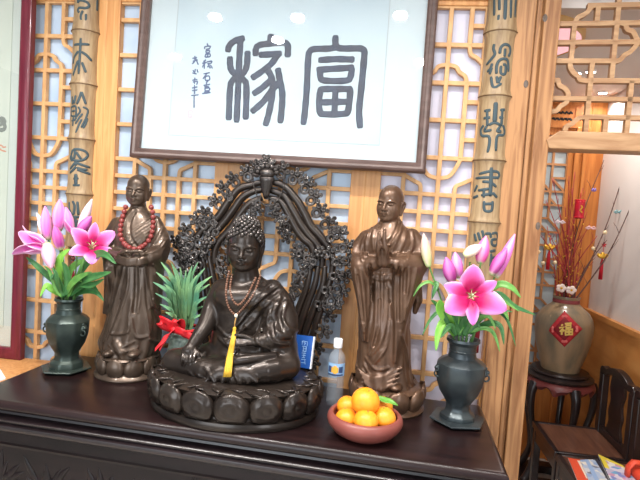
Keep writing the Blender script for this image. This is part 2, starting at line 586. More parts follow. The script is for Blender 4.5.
# ------------------------------------------------------------------ framed calligraphy
FRW = mat('walnut_frame', srgb(92, 71, 65), 0.42, col2=srgb(76, 56, 50), scale=5, stretch=(2, 8, 8))
PAPER = mat('mount_paper', srgb(190, 204, 209), 0.75)
PAPER2 = mat('rice_paper', srgb(186, 202, 208), 0.8, col2=srgb(178, 196, 205), scale=4)
INK = mat('ink', srgb(24, 36, 58), 0.6, col2=srgb(34, 52, 78), scale=30)  # blue of the sky's reflection is mixed into the ink colour
def glassmat():
    m = bpy.data.materials.new('picture_glass')
    m.use_nodes = True
    nt = m.node_tree
    nt.nodes.remove(nt.nodes['Principled BSDF'])
    t = nt.nodes.new('ShaderNodeBsdfTransparent')
    g = nt.nodes.new('ShaderNodeBsdfGlossy')
    g.inputs['Roughness'].default_value = 0.02
    lw = nt.nodes.new('ShaderNodeLayerWeight')
    lw.inputs['Blend'].default_value = 0.5
    pw = nt.nodes.new('ShaderNodeMath')
    pw.operation = 'POWER'
    pw.inputs[1].default_value = 5
    nt.links.new(lw.outputs['Facing'], pw.inputs[0])
    f = nt.nodes.new('ShaderNodeMath')
    f.operation = 'MULTIPLY_ADD'
    f.inputs[1].default_value = 0.9
    f.inputs[2].default_value = 0.09
    nt.links.new(pw.outputs[0], f.inputs[0])
    x = nt.nodes.new('ShaderNodeMixShader')
    nt.links.new(f.outputs[0], x.inputs[0])
    nt.links.new(t.outputs[0], x.inputs[1])
    nt.links.new(g.outputs[0], x.inputs[2])
    nt.links.new(x.outputs[0], nt.nodes['Material Output'].inputs[0])
    return m
PGLASS = glassmat()
def frame_sweep(mb, x0, x1, z0, z1, prof):
    """prof: list of (inset, y)"""
    secs = [[(x0+o, y, z0+o), (x1-o, y, z0+o), (x1-o, y, z1-o), (x0+o, y, z1-o)] for o, y in prof]
    n = len(secs)
    vs = [v for s_ in secs for v in s_]
    fs = []
    for i in range(n):
        j = (i+1) % n
        for k in range(4):
            k2 = (k+1) % 4
            fs.append((i*4+k, i*4+k2, j*4+k2, j*4+k))
    mb.add(vs, fs)
FX0, FX1, FZ0, FZ1 = -1.018, 0.122, 1.674, 2.43
pic = thing('framed_calligraphy', 'large brown framed calligraphy of two seal characters under glass on the lattice wall', 'picture', ((FX0+FX1)/2, 1.90, FZ0))
m = MB()
frame_sweep(m, FX0, FX1, FZ0, FZ1, [(0, 1.93), (0, 1.897), (.004, 1.892), (.012, 1.890), (.018, 1.893), (.022, 1.897), (.030, 1.896), (.036, 1.902), (.037, 1.93)])
m.build('frame', FRW, pic, smooth=40)
m = MB().span((FX0+.03, 1.916, FZ0+.03), (FX1-.03, 1.926, FZ1-.03))
m.build('mount', PAPER, pic)
ix0, ix1, iz0, iz1 = at(176, 80, 1.915).x, at(384, 80, 1.915).x, at(280, 141, 1.915).z, 2.31
MB().span((ix0, 1.9152, iz0), (ix1, 1.9165, iz1)).build('paper_panel', PAPER2, pic)
m = MB()
frame_sweep(m, ix0-.003, ix1+.003, iz0-.003, iz1+.003, [(0, 1.9158), (0, 1.9148), (.003, 1.9148), (.003, 1.9158)])
m.build('border_line', mat('grey_line', srgb(166, 176, 180), 0.8), pic)
def strokes(name, data, ox, oy, sc, wd, Y, m, parent, thick=0.0008, lean=False):
    mb = MB()
    def hit(px, py):
        if not lean:
            return at(px, py, Y)
        tl, y = math.tan(R(3.5)), Y
        for _ in range(8):
            y = Y-.046+(at(px, py, y).z-FZ0)*tl
        q = at(px, py, y)
        return Vector((q.x, Y, FZ0+(q.z-FZ0)/math.cos(R(3.5))))
    for st in data:
        wk = wd
        if isinstance(st[0], (int, float)):
            wk, st = st[0], st[1:]
        P = [hit(ox+p[0]/sc, oy+p[1]/sc) for p in (spline(st, 4) if len(st) > 2 else st)]
        n = len(P)
        t0 = (P[0]-P[1]).normalized()*wk*0.3
        t1 = (P[-1]-P[-2]).normalized()*wk*0.3
        P = [P[0]+t0]+P+[P[-1]+t1]
        rr = [wk*0.32]+[wk*0.5*(1+0.07*math.sin(i*2.1+len(data))) for i in range(n)]+[wk*0.32]
        mb.tube(P, rr, n=8, nrm=(0, -1, 0), flat=thick/(wk*0.5))
    return mb.build(name, m, parent, smooth=True)
GRAIN = [[(210, 88), (216, 66), (240, 46), (275, 36)], [(265, 34), (259, 120), (256, 200), (252, 290), (247, 395)], [(218, 122), (219, 155), (228, 180), (255, 195)],
         [(295, 98), (292, 150), (280, 182), (258, 197)], [(252, 203), (227, 222), (218, 260), (213, 385)], [(256, 205), (281, 220), (290, 250), (287, 382)],
         [(397, 24), (393, 52)], [(330, 105), (332, 80), (347, 65), (395, 58), (450, 55), (470, 66), (470, 110)], [(352, 107), (400, 105), (436, 102)],
         [(425, 110), (395, 150), (350, 185), (318, 206)], [(375, 165), (395, 195), (405, 235), (400, 300), (386, 370), (374, 410)], [(395, 218), (358, 252), (324, 275)],
         [(400, 262), (365, 310), (317, 353)], [(428, 172), (436, 220), (446, 270), (445, 330), (438, 398)], [(432, 228), (405, 258)]]
strokes('calligraphy_character', GRAIN, 180, 30, 4.364, 0.0252, 1.9150, INK, pic, lean=True)
RICH = [[(155, 30), (155, 60), (166, 78)], [(160, 70), (130, 80), (62, 82), (44, 92), (36, 120), (30, 250), (23, 340), (15, 405)],
        [(165, 78), (200, 80), (265, 80), (280, 92), (280, 120), (268, 250), (258, 350), (262, 420)], [(88, 130), (160, 126), (230, 128)],
        [(80, 172), (150, 168), (228, 163)], [(88, 175), (90, 208), (112, 220), (200, 220), (220, 204), (226, 168)],
        [(92, 257), (155, 256), (220, 257)], [(90, 257), (84, 300), (86, 352), (102, 366), (195, 364), (211, 345), (220, 259)], [(155, 258), (150, 366)], [(88, 315), (150, 313), (212, 312)]]
strokes('calligraphy_character', RICH, 300, 30, 4.364, 0.0245, 1.9150, INK, pic, lean=True)
INK2 = mat('pale_ink', srgb(58, 78, 118), 0.7)
SMALL = [
 [[(92, 45), (95, 55)], [(78, 72), (80, 62), (108, 58), (106, 68)], [(86, 76), (104, 72)], [(85, 84), (104, 82), (102, 92), (88, 94), (85, 84)], [(84, 102), (82, 116), (106, 114), (106, 100), (84, 102)], [(95, 100), (94, 114)]],
 [[(72, 140), (84, 132)], [(66, 150), (88, 146)], [(78, 138), (76, 178)], [(76, 154), (66, 170)], [(92, 142), (116, 138), (114, 148)], [(94, 152), (110, 150)], [(104, 152), (94, 170)], [(98, 158), (108, 176)], [(110, 160), (120, 176)]],
 [[(74, 206), (104, 200)], [(92, 202), (70, 232)], [(84, 220), (82, 240), (104, 238), (102, 218), (84, 220)], [(96, 246), (86, 252)]],
 [[(88, 256), (88, 268)], [(74, 268), (106, 262)], [(78, 276), (100, 274)], [(80, 284), (104, 282), (102, 294), (82, 296), (80, 284)], [(66, 312), (108, 306)], [(90, 296), (88, 310)], [(76, 304), (102, 300)]],
 [[(14, 124), (36, 118)], [(26, 112), (24, 140), (12, 152)], [(16, 138), (40, 132)], [(30, 124), (44, 156)]],
 [[(16, 188), (22, 196)], [(28, 182), (26, 198)], [(38, 184), (42, 198)], [(14, 202), (34, 206)]],
 [[(14, 240), (38, 236)], [(26, 228), (24, 258)], [(16, 250), (40, 246), (36, 262)]],
 [[(12, 282), (38, 276)], [(24, 268), (24, 312)], [(12, 296), (38, 292)], [(8, 322), (44, 318)], [(22, 322), (22, 386)]]]
for ch in SMALL:
    strokes('inscription_character', ch, 190, 35, 5.34, 0.0056, 1.9150, INK2, pic, thick=0.0006, lean=True)
sm = MB()
c0, c1 = at(191.5, 119, 1.915), at(196, 112, 1.915)
frame_sweep(sm, c0.x, c1.x, c0.z, c1.z, [(0, 1.9154), (0, 1.9145), (.002, 1.9145), (.002, 1.9154)])
for k in range(3):
    sm.span((c0.x+.004, 1.9146, c0.z+.005+k*.006), (c1.x-.004, 1.9154, c0.z+.007+k*.006))
sm.build('seal_stamp', mat('seal_red', srgb(196, 140, 150), 0.7), pic)
MB().span((FX0+.034, 1.9045, FZ0+.034), (FX1-.034, 1.9055, FZ1-.034)).build('glass_pane', PGLASS, pic)

pic.location.y -= .046
pic.rotation_euler.x = R(-3.5)
# ------------------------------------------------------------------ red framed picture leaning at the left edge
RED = mat('burgundy_lacquer', srgb(112, 30, 48), 0.3, col2=srgb(96, 22, 40), scale=8, stretch=(8, 8, 1), coat=0.3)
rp = thing('framed_painting', 'tall burgundy framed painting standing on the cabinet at the far left', 'picture', (-1.85, 1.885, 0.80))
rx0, rx1, rz0, rz1 = -2.45, -1.487, 0.801, 2.5
m = MB()
frame_sweep(m, rx0, rx1, rz0, rz1, [(0, 1.915), (0, 1.888), (.005, 1.884), (.025, 1.882), (.034, 1.886), (.042, 1.884), (.048, 1.889), (.05, 1.915)])
m.build('frame', RED, rp, smooth=40)
MB().span((rx0+.04, 1.902, rz0+.04), (rx1-.04, 1.912, rz1-.04)).build('mount', mat('grey_green_mount', srgb(198, 206, 198), 0.8), rp)
q = at(9, 130, 1.899).x
MB().span((rx0+.12, 1.8985, rz0+.13), (q, 1.9005, rz1-.1)).build('painting_paper', mat('painting_paper', srgb(206, 213, 200), 0.85, col2=srgb(198, 206, 192), scale=3), rp)
GREYINK = mat('grey_ink', srgb(128, 134, 126), 0.85)
strokes('ink_flower', [[.016, (-30, 170), (0, 150), (25, 150), (38, 175), (30, 190), (40, 210), (30, 235), (0, 240), (-40, 230)], [.012, (-20, 185), (5, 165), (15, 180), (5, 200), (-20, 205)]], 0, 100, 8, .014, 1.8985, GREYINK, rp)
strokes('ink_flower', [[(-10, 365), (10, 362), (25, 378), (45, 375)], [(0, 395), (20, 405), (45, 412)], [(-10, 380), (8, 400)]], 0, 100, 8, .006, 1.8985, mat('orange_ink', srgb(206, 140, 110), 0.85), rp)
MB().span((rx0+.045, 1.8915, rz0+.045), (rx1-.045, 1.8925, rz1-.045)).build('glass_pane', PGLASS, rp)

# ------------------------------------------------------------------ bamboo couplet plaques
BAM = mat('bamboo', srgb(172, 147, 112), 0.42, col2=srgb(138, 112, 82), scale=6, stretch=(10, 10, 1.2), detail=5, dist=0.5)
CARV = mat('slate_green_paint', srgb(58, 74, 80), 0.6)
def bamboo(name, label, cx, nodes, zb, chars, Yc=1.934, r=0.0525):
    t = thing(name, label, 'plaque', (cx, Yc, zb))
    zs, rs = [], []
    edges = sorted(nodes+[zb, 2.62])
    for a, b in zip(edges[:-1], edges[1:]):
        for f in (0.0, .04, .09, .2, .5, .8, .91, .96):
            zs.append(a+(b-a)*f)
            rs.append(r*(1.10 if f == 0 else 1.045 if f in (.04, .96) else 0.99 if f in (.09, .91) else .955 if f == .5 else .97))
    zs.append(2.62)
    rs.append(r)
    n = 24
    secs = []
    for z, rr in zip(zs, rs):
        secs.append([Vector((cx+rr*math.cos(PI+PI*k/n), Yc+rr*math.sin(PI+PI*k/n), z)) for k in range(n+1)])
    MB().sweep(secs).build('bamboo_half', BAM, t, smooth=50)
    for z in nodes:
        m = MB().tube([Vector((cx+(r*1.10)*math.cos(PI+PI*k/n), Yc+(r*1.10)*math.sin(PI+PI*k/n), z-.001)) for k in range(n+1)], .0022, n=6)
        m.build('node_ring', mat('bamboo_node', srgb(112, 86, 58), 0.6), t, smooth=True)
    for (ox, oy, sc, data) in chars:
        mb = MB()
        for st in data:
            wk = 0.0105
            if isinstance(st[0], (int, float)):
                wk, st = st[0], st[1:]
            P, N = [], []
            pts = spline(st, 4) if len(st) > 2 else spline([st[0], ((st[0][0]+st[1][0])/2, (st[0][1]+st[1][1])/2), st[1]], 3)
            for p in pts:
                q = at(ox+p[0]/sc, oy+p[1]/sc, Yc-r*0.9)
                dx = max(-.96, min(.96, (q.x-cx)/(r*.97)))
                ny = -math.sqrt(1-dx*dx)
                P.append(Vector((cx+dx*r*.975, Yc+ny*r*.975, q.z)))
                N.append(Vector((dx, ny, 0)))
            mb.tube(P, [wk*.36]+[wk*.5]*(len(P)-2)+[wk*.36], n=8, nrm=N, flat=0.28)
        mb.build('carved_character', CARV, t, smooth=True)
    return t
WIND = [[(150, -30), (146, 20), (165, 5), (212, 15), (225, 42), (205, 64), (158, 66), (146, 86), (160, 104)], [(185, 88), (170, 135), (180, 172), (203, 165), (206, 110)], [(262, -30), (262, 60)]]
COME = [[(280, 175), (276, 250), (270, 340)], [(245, 205), (280, 203), (310, 200)], [(270, 235), (247, 262), (240, 290)], [(282, 238), (300, 250), (315, 272)], [(268, 278), (252, 318), (240, 345)], [(284, 285), (298, 330)]]
BRUSH = [[(130, 125), (116, 190)], [(95, 130), (100, 195)], [(118, 165), (96, 180)], [(172, 95), (160, 140), (140, 195)], [(174, 95), (185, 140), (198, 190)], [.008, (85, 210), (83, 290)], [.008, (90, 215), (130, 213), (130, 285), (92, 288)], [.008, (97, 250), (124, 246)],
         [.008, (92, 326), (126, 320)], [.008, (110, 296), (104, 370)], [.008, (150, 215), (162, 250), (140, 290), (118, 330)], [.008, (180, 215), (206, 232), (200, 285), (186, 335), (168, 380)], [.008, (178, 268), (152, 310), (128, 352)], [.008, (172, 312), (150, 370), (130, 425)], [.008, (204, 300), (194, 350), (180, 385)]]
INKC = [[(92, 160), (105, 125), (145, 114), (188, 128), (200, 160), (180, 195), (140, 206), (105, 195), (92, 160)], [(125, 125), (118, 190)], [(132, 135), (165, 190)], [(88, 165), (84, 185), (104, 208)], [(130, 205), (130, 245)], [(130, 218), (105, 245), (80, 272)], [(132, 220), (165, 236), (206, 255)],
        [(135, 252), (108, 280), (80, 304)], [(140, 262), (172, 274), (196, 275)], [(140, 276), (168, 288), (210, 310)], [.014, (130, 312), (130, 398)], [(112, 350), (148, 346)], [(108, 402), (156, 402)]]
FRAG = [[(75, 95), (76, 145), (95, 190), (114, 184), (120, 125), (104, 88)], [(140, 92), (145, 200)], [(100, 215), (150, 215)], [(125, 210), (132, 345)], [(108, 250), (148, 250)], [(112, 300), (152, 300)], [(95, 345), (160, 345)]]
bl = bamboo('bamboo_couplet', 'half bamboo plaque with carved dark characters above the left lily vase', -1.271, [2.169, 1.958, 1.738, 1.515], 1.30,
            [(60, 0, 8, WIND), (20, 0, 4.571, COME), (60, 80, 8, BRUSH), (60, 135, 8, INKC), (60, 190, 8, FRAG)])
RAIN = [[(120, -40), (118, 118)], [(155, -40), (155, 82)], [(150, 118), (145, 178)], [.013, (205, -40), (196, 172)], [(250, -40), (245, 145)], [(295, -40), (285, 130)], [(110, -40), (300, -40)]]
PASS = [[(155, 110), (150, 150), (160, 190), (140, 220), (100, 265)], [(195, 192), (206, 142), (240, 117), (280, 132), (285, 175), (268, 210)], [(240, 150), (236, 215)], [(170, 352), (172, 290), (192, 247), (230, 232), (264, 247), (270, 330)], [(206, 288), (206, 348), (240, 350), (245, 285), (222, 280)],
        [(140, 265), (125, 305), (104, 325)], [(136, 298), (120, 350)], [(130, 370), (140, 448), (168, 458), (210, 428)], [(172, 372), (180, 428)], [(206, 372), (182, 428)]]
ZITH = [[.016, (205, 60), (200, 140), (195, 215)], [(140, 112), (140, 250)], [(120, 122), (165, 120)], [(115, 180), (162, 180)], [(136, 245), (120, 285), (172, 280)], [(260, 112), (250, 250)], [(240, 122), (282, 116)], [(232, 182), (268, 180)], [(242, 250), (216, 290), (252, 290)],
        [(150, 240), (195, 222), (240, 240)], [(115, 238), (95, 270), (102, 320), (150, 332), (155, 385), (140, 462)], [(265, 240), (281, 280), (270, 318), (216, 332), (205, 450)]]
BOOK = [[.014, (210, 60), (206, 160), (200, 290)], [(118, 110), (195, 92), (258, 95), (276, 122), (258, 150)], [(96, 142), (180, 140), (270, 142)], [(140, 172), (200, 180), (252, 214)], [(105, 198), (86, 250)], [(110, 242), (190, 230)], [(76, 300), (110, 285)], [(152, 230), (150, 300)], [(130, 282), (230, 268)], [(222, 262), (258, 300)],
        [(152, 328), (154, 398), (185, 412), (214, 398), (220, 328)], [(155, 352), (216, 350)]]
MOIST = [[(80, 150), (92, 212)], [(105, 138), (122, 204)], [(135, 122), (152, 185)], [(160, 150), (200, 150), (206, 182)], [(215, 150), (264, 150), (264, 238), (222, 240), (216, 200), (258, 196)], [(200, 292), (250, 286)], [(212, 308), (205, 400)], [(200, 345), (245, 342)], [(195, 402), (250, 398)]]
br = bamboo('bamboo_couplet', 'half bamboo plaque with carved dark characters above the right lily vase', 0.357, [2.196, 1.968, 1.737, 1.511], 1.285,
            [(480, 0, 8, RAIN), (475, 30, 8, PASS), (470, 95, 8, ZITH), (465, 160, 8, BOOK), (465, 215, 8, MOIST)], r=0.055)
for t, cx, zb in ((bl, -1.271, 1.30), (br, 0.357, 1.285)):
    m = MB()
    for k in range(5):
        m.sphere((cx, 1.90, zb-.02-k*.016), (.009, .009, .0085), 10, 6)
    m.tube([(cx, 1.90, zb+.01), (cx, 1.90, zb-.1)], .0015, n=5)
    kn = m.build('knot_cord', mat('brown_bead_cord', srgb(116, 60, 52), 0.5), t, smooth=True)
    m = MB()
    for k in range(16):
        a = k*2.4
        rr = .009*math.sqrt((k+.5)/16)
        m.tube([(cx+rr*.5*math.cos(a), 1.90+rr*.5*math.sin(a), zb-.095), (cx+rr*math.cos(a), 1.90+rr*math.sin(a), zb-.13), (cx+rr*1.15*math.cos(a), 1.90+rr*1.15*math.sin(a), zb-.26)], .0028, n=5)
    m.build('tassel', mat('crimson_thread', srgb(128, 22, 38), 0.7), t, smooth=True)
# ------------------------------------------------------------------ implicit-surface sculpting
class Sculpt:
    def __init__(s, lo, hi, h):
        s.h = h
        s.lo = np.array(lo, float)
        s.n = [int(math.ceil((hi[i]-lo[i])/h))+1 for i in range(3)]
        s.ax = [np.arange(s.n[i], dtype=np.float32)*h+lo[i] for i in range(3)]
        s.F = np.full(s.n, 1.0, np.float32)
    def blk(s, lo, hi):
        sl = []
        for i in range(3):
            a = max(0, int(math.floor((lo[i]-s.lo[i])/s.h)))
            b = min(s.n[i], int(math.ceil((hi[i]-s.lo[i])/s.h))+1)
            if b <= a:
                return None, None
            sl.append(slice(a, b))
        sl = tuple(sl)
        return sl, (s.ax[0][sl[0]][:, None, None], s.ax[1][sl[1]][None, :, None], s.ax[2][sl[2]][None, None, :])
    def comb(s, sl, d, k, op):
        f = s.F[sl]
        if op == 'u':
            hh = np.maximum(k-np.abs(f-d), 0)/max(k, 1e-9)
            s.F[sl] = np.minimum(f, d)-hh*hh*k*0.25
        else:
            d = -d
            hh = np.maximum(k-np.abs(f-d), 0)/max(k, 1e-9)
            s.F[sl] = np.maximum(f, d)+hh*hh*k*0.25
    def ell(s, c, r, k=0.006, M=None, op='u'):
        c = np.array(c, float)
        r = np.array(r, float)
        rm = float(r.max())+k+2*s.h if M is not None else r+k+2*s.h
        sl, g = s.blk(c-rm, c+rm)
        if sl is None:
            return
        x, y, z = g[0]-c[0], g[1]-c[1], g[2]-c[2]
        if M is not None:
            A = np.array(M)
            x, y, z = (A[0, 0]*x+A[1, 0]*y+A[2, 0]*z, A[0, 1]*x+A[1, 1]*y+A[2, 1]*z, A[0, 2]*x+A[1, 2]*y+A[2, 2]*z)
        k0 = np.sqrt((x/r[0])**2+(y/r[1])**2+(z/r[2])**2)
        k1 = np.sqrt((x/r[0]**2)**2+(y/r[1]**2)**2+(z/r[2]**2)**2)
        s.comb(sl, (k0*(k0-1)/np.maximum(k1, 1e-6)).astype(np.float32), k, op)
    def tube(s, pts, rad, k=0.006, op='u', n=0, squash=None):
        """squash=(axis vector, factor): section thinner along axis"""
        P = [np.array(p, float) for p in pts]
        if not hasattr(rad, '__len__'):
            rad = [rad]*len(P)
        if n:
            Q = spline([np.append(p, r) for p, r in zip(P, rad)], n)
            P = [q[:3] for q in Q]
            rad = [q[3] for q in Q]
        lo = np.min(P, 0)-max(rad)-k-2*s.h
        hi = np.max(P, 0)+max(rad)+k+2*s.h
        sl, g = s.blk(lo, hi)
        if sl is None:
            return
        D = None
        for a, b, ra, rb in zip(P[:-1], P[1:], rad[:-1], rad[1:]):
            ab = b-a
            L = float(ab@ab)
            if L < 1e-12:
                continue
            x, y, z = g[0]-a[0], g[1]-a[1], g[2]-a[2]
            t = np.clip((x*ab[0]+y*ab[1]+z*ab[2])/L, 0, 1)
            dx, dy, dz = x-t*ab[0], y-t*ab[1], z-t*ab[2]
            d2 = dx*dx+dy*dy+dz*dz
            if squash:
                sa, sf = squash
                pr = dx*sa[0]+dy*sa[1]+dz*sa[2]
                d2 = d2-pr*pr+(pr*sf)**2
            d = np.sqrt(d2)-(ra+(rb-ra)*t)
            if squash:
                d = d/squash[1]**0.5
            D = d if D is None else np.minimum(D, d)
        s.comb(sl, D.astype(np.float32), k, op)
    def loft(s, rows, k=0.006, fold=None, op='u', pw=2.0):
        """rows: (z, cx, cy, a, b); fold(theta, z01) -> relative radius change"""
        rows = sorted(rows)
        Z = np.array([r[0] for r in rows])
        m = max(max(r[3], r[4]) for r in rows)*1.15+k+2*s.h
        cxs = [r[1] for r in rows]
        cys = [r[2] for r in rows]
        sl, g = s.blk((min(cxs)-m, min(cys)-m, Z[0]-k-2*s.h), (max(cxs)+m, max(cys)+m, Z[-1]+k+2*s.h))
        if sl is None:
            return
        z = g[2][0, 0]
        # smooth interpolation of the rows
        dn = spline(rows, 8)
        Zd = np.array([d[0] for d in dn])
        o = np.argsort(Zd)
        Zd = Zd[o]
        ip = [np.interp(z, Zd, np.array([d[j] for d in dn])[o])[None, None, :] for j in (1, 2, 3, 4)]
        x, y = g[0]-ip[0], g[1]-ip[1]
        a, b = np.maximum(ip[2], 1e-4), np.maximum(ip[3], 1e-4)
        if fold is not None:
            th = np.arctan2(y/b, x/a)
            f = 1+fold(th, np.clip((z-Z[0])/(Z[-1]-Z[0]), 0, 1)[None, None, :])
            a, b = a*f, b*f
        q = (np.abs(x/a)**pw+np.abs(y/b)**pw)**(1/pw)
        d = (q-1)*np.minimum(a, b)
        d = np.maximum(d, np.maximum(Z[0]-z, z-Z[-1])[None, None, :])
        s.comb(sl, d.astype(np.float32), k, op)
    def front(s, x, z, dy=0.0):
        """surface point nearest the viewer (smallest y) in the column x, z"""
        i = int(round((x-s.lo[0])/s.h))
        k = int(round((z-s.lo[2])/s.h))
        i = min(max(i, 0), s.n[0]-1)
        k = min(max(k, 0), s.n[2]-1)
        col = s.F[i, :, k]
        j = np.argmax(col < 0)
        if col[j] >= 0:
            return None
        return (x, float(s.ax[1][j])+dy, z)
    def crease(s, pts, r, k=0.006, op='u', dy=0.0, n=4):
        """ridge ('u') or groove ('s') laid on the front of the surface along (x, z) points"""
        Q = []
        for p in spline(pts, n):
            f = s.front(p[0], p[1], dy)
            if f:
                Q.append(f)
        if len(Q) < 2:
            return
        m = len(Q)
        rr = r if hasattr(r, '__len__') else None
        rad = [r*(0.45+0.55*math.sin(PI*(i+.5)/m)**0.6) for i in range(m)]
        s.tube(Q, rad, k, op)
    def mesh(s):
        F = s.F
        F[0], F[-1] = 1, 1
        F[:, 0], F[:, -1] = 1, 1
        F[:, :, 0], F[:, :, -1] = 1, 1
        S_ = F < 0
        cnt = np.zeros([n-1 for n in s.n], np.int8)
        for a in (0, 1):
            for b in (0, 1):
                for c in (0, 1):
                    cnt += S_[a:s.n[0]-1+a, b:s.n[1]-1+b, c:s.n[2]-1+c]
        act = (cnt > 0) & (cnt < 8)
        I = np.argwhere(act)
        idx = np.full(cnt.shape, -1, np.int32)
        idx[act] = np.arange(len(I))
        acc = np.zeros((len(I), 3))
        num = np.zeros(len(I))
        corners = [(a, b, c) for a in (0, 1) for b in (0, 1) for c in (0, 1)]
        for p in corners:
            for ax in range(3):
                if p[ax] == 0:
                    q = list(p)
                    q[ax] = 1
                    fa = F[I[:, 0]+p[0], I[:, 1]+p[1], I[:, 2]+p[2]].astype(float)
                    fb = F[I[:, 0]+q[0], I[:, 1]+q[1], I[:, 2]+q[2]].astype(float)
                    cr = (fa < 0) != (fb < 0)
                    t = np.where(cr, fa/np.where(cr, fa-fb, 1), 0)
                    pos = np.tile(np.array(p, float), (len(I), 1))
                    pos[:, ax] = t
                    acc[cr] += pos[cr]
                    num[cr] += 1
        V = (I+acc/num[:, None])*s.h+s.lo
        quads = []
        for ax in range(3):
            u, v = (ax+1) % 3, (ax+2) % 3
            sa = [slice(1, -1)]*3
            sa[ax] = slice(0, -1)
            sb = list(sa)
            sb[ax] = slice(1, None)
            A, B = S_[tuple(sa)], S_[tuple(sb)]
            off = np.array([1, 1, 1])
            off[ax] = 0
            for flip in (False, True):
                E = np.argwhere((A & ~B) if not flip else (~A & B))+off
                if not len(E):
                    continue
                def cell(du, dv):
                    c = E.copy()
                    c[:, u] -= du
                    c[:, v] -= dv
                    return idx[c[:, 0], c[:, 1], c[:, 2]]
                q = np.stack([cell(1, 1), cell(0, 1), cell(0, 0), cell(1, 0)], 1)
                if flip:
                    q = q[:, ::-1]
                quads.append(q)
        return V, np.concatenate(quads)
    def build(s, name, m, parent, smooth_it=1, keep_largest=True):
        V, Q = s.mesh()
        # keep the one continuous body
        lab = np.arange(len(V))
        while True:
            mn = lab[Q].min(1)
            new = lab.copy()
            for j in range(4):
                np.minimum.at(new, Q[:, j], mn)
            new = new[new]
            if (new == lab).all():
                break
            lab = new
        vals, counts = np.unique(lab, return_counts=True)
        big = vals[counts.argmax()]
        keepv = lab == big
        Q = Q[keepv[Q[:, 0]]]
        remap = np.cumsum(keepv)-1
        V = V[keepv]
        Q = remap[Q]
        for _ in range(smooth_it):
            acc = np.zeros_like(V)
            num = np.zeros(len(V))
            for j in range(4):
                a, b = Q[:, j], Q[:, (j+1) % 4]
                np.add.at(acc, a, V[b])
                np.add.at(num, a, 1)
            V = V*0.5+0.5*acc/np.maximum(num, 1)[:, None]
        inv = np.array(wmat(parent).inverted())
        V = V @ inv[:3, :3].T+inv[:3, 3]
        me = bpy.data.meshes.new(name)
        me.vertices.add(len(V))
        me.vertices.foreach_set('co', V.astype(np.float32).ravel())
        me.loops.add(len(Q)*4)
        me.loops.foreach_set('vertex_index', Q.astype(np.int32).ravel())
        me.polygons.add(len(Q))
        me.polygons.foreach_set('loop_start', np.arange(0, len(Q)*4, 4, dtype=np.int32))
        me.materials.append(m)
        me.update()
        me.validate()
        me.shade_smooth()
        o = bpy.data.objects.new(name, me)
        COL.objects.link(o)
        o.parent = parent
        return o

def rotm(yaw, pitch=0, roll=0):
    return np.array(Matrix.Rotation(yaw, 3, 'Z') @ Matrix.Rotation(pitch, 3, 'X') @ Matrix.Rotation(roll, 3, 'Y'))

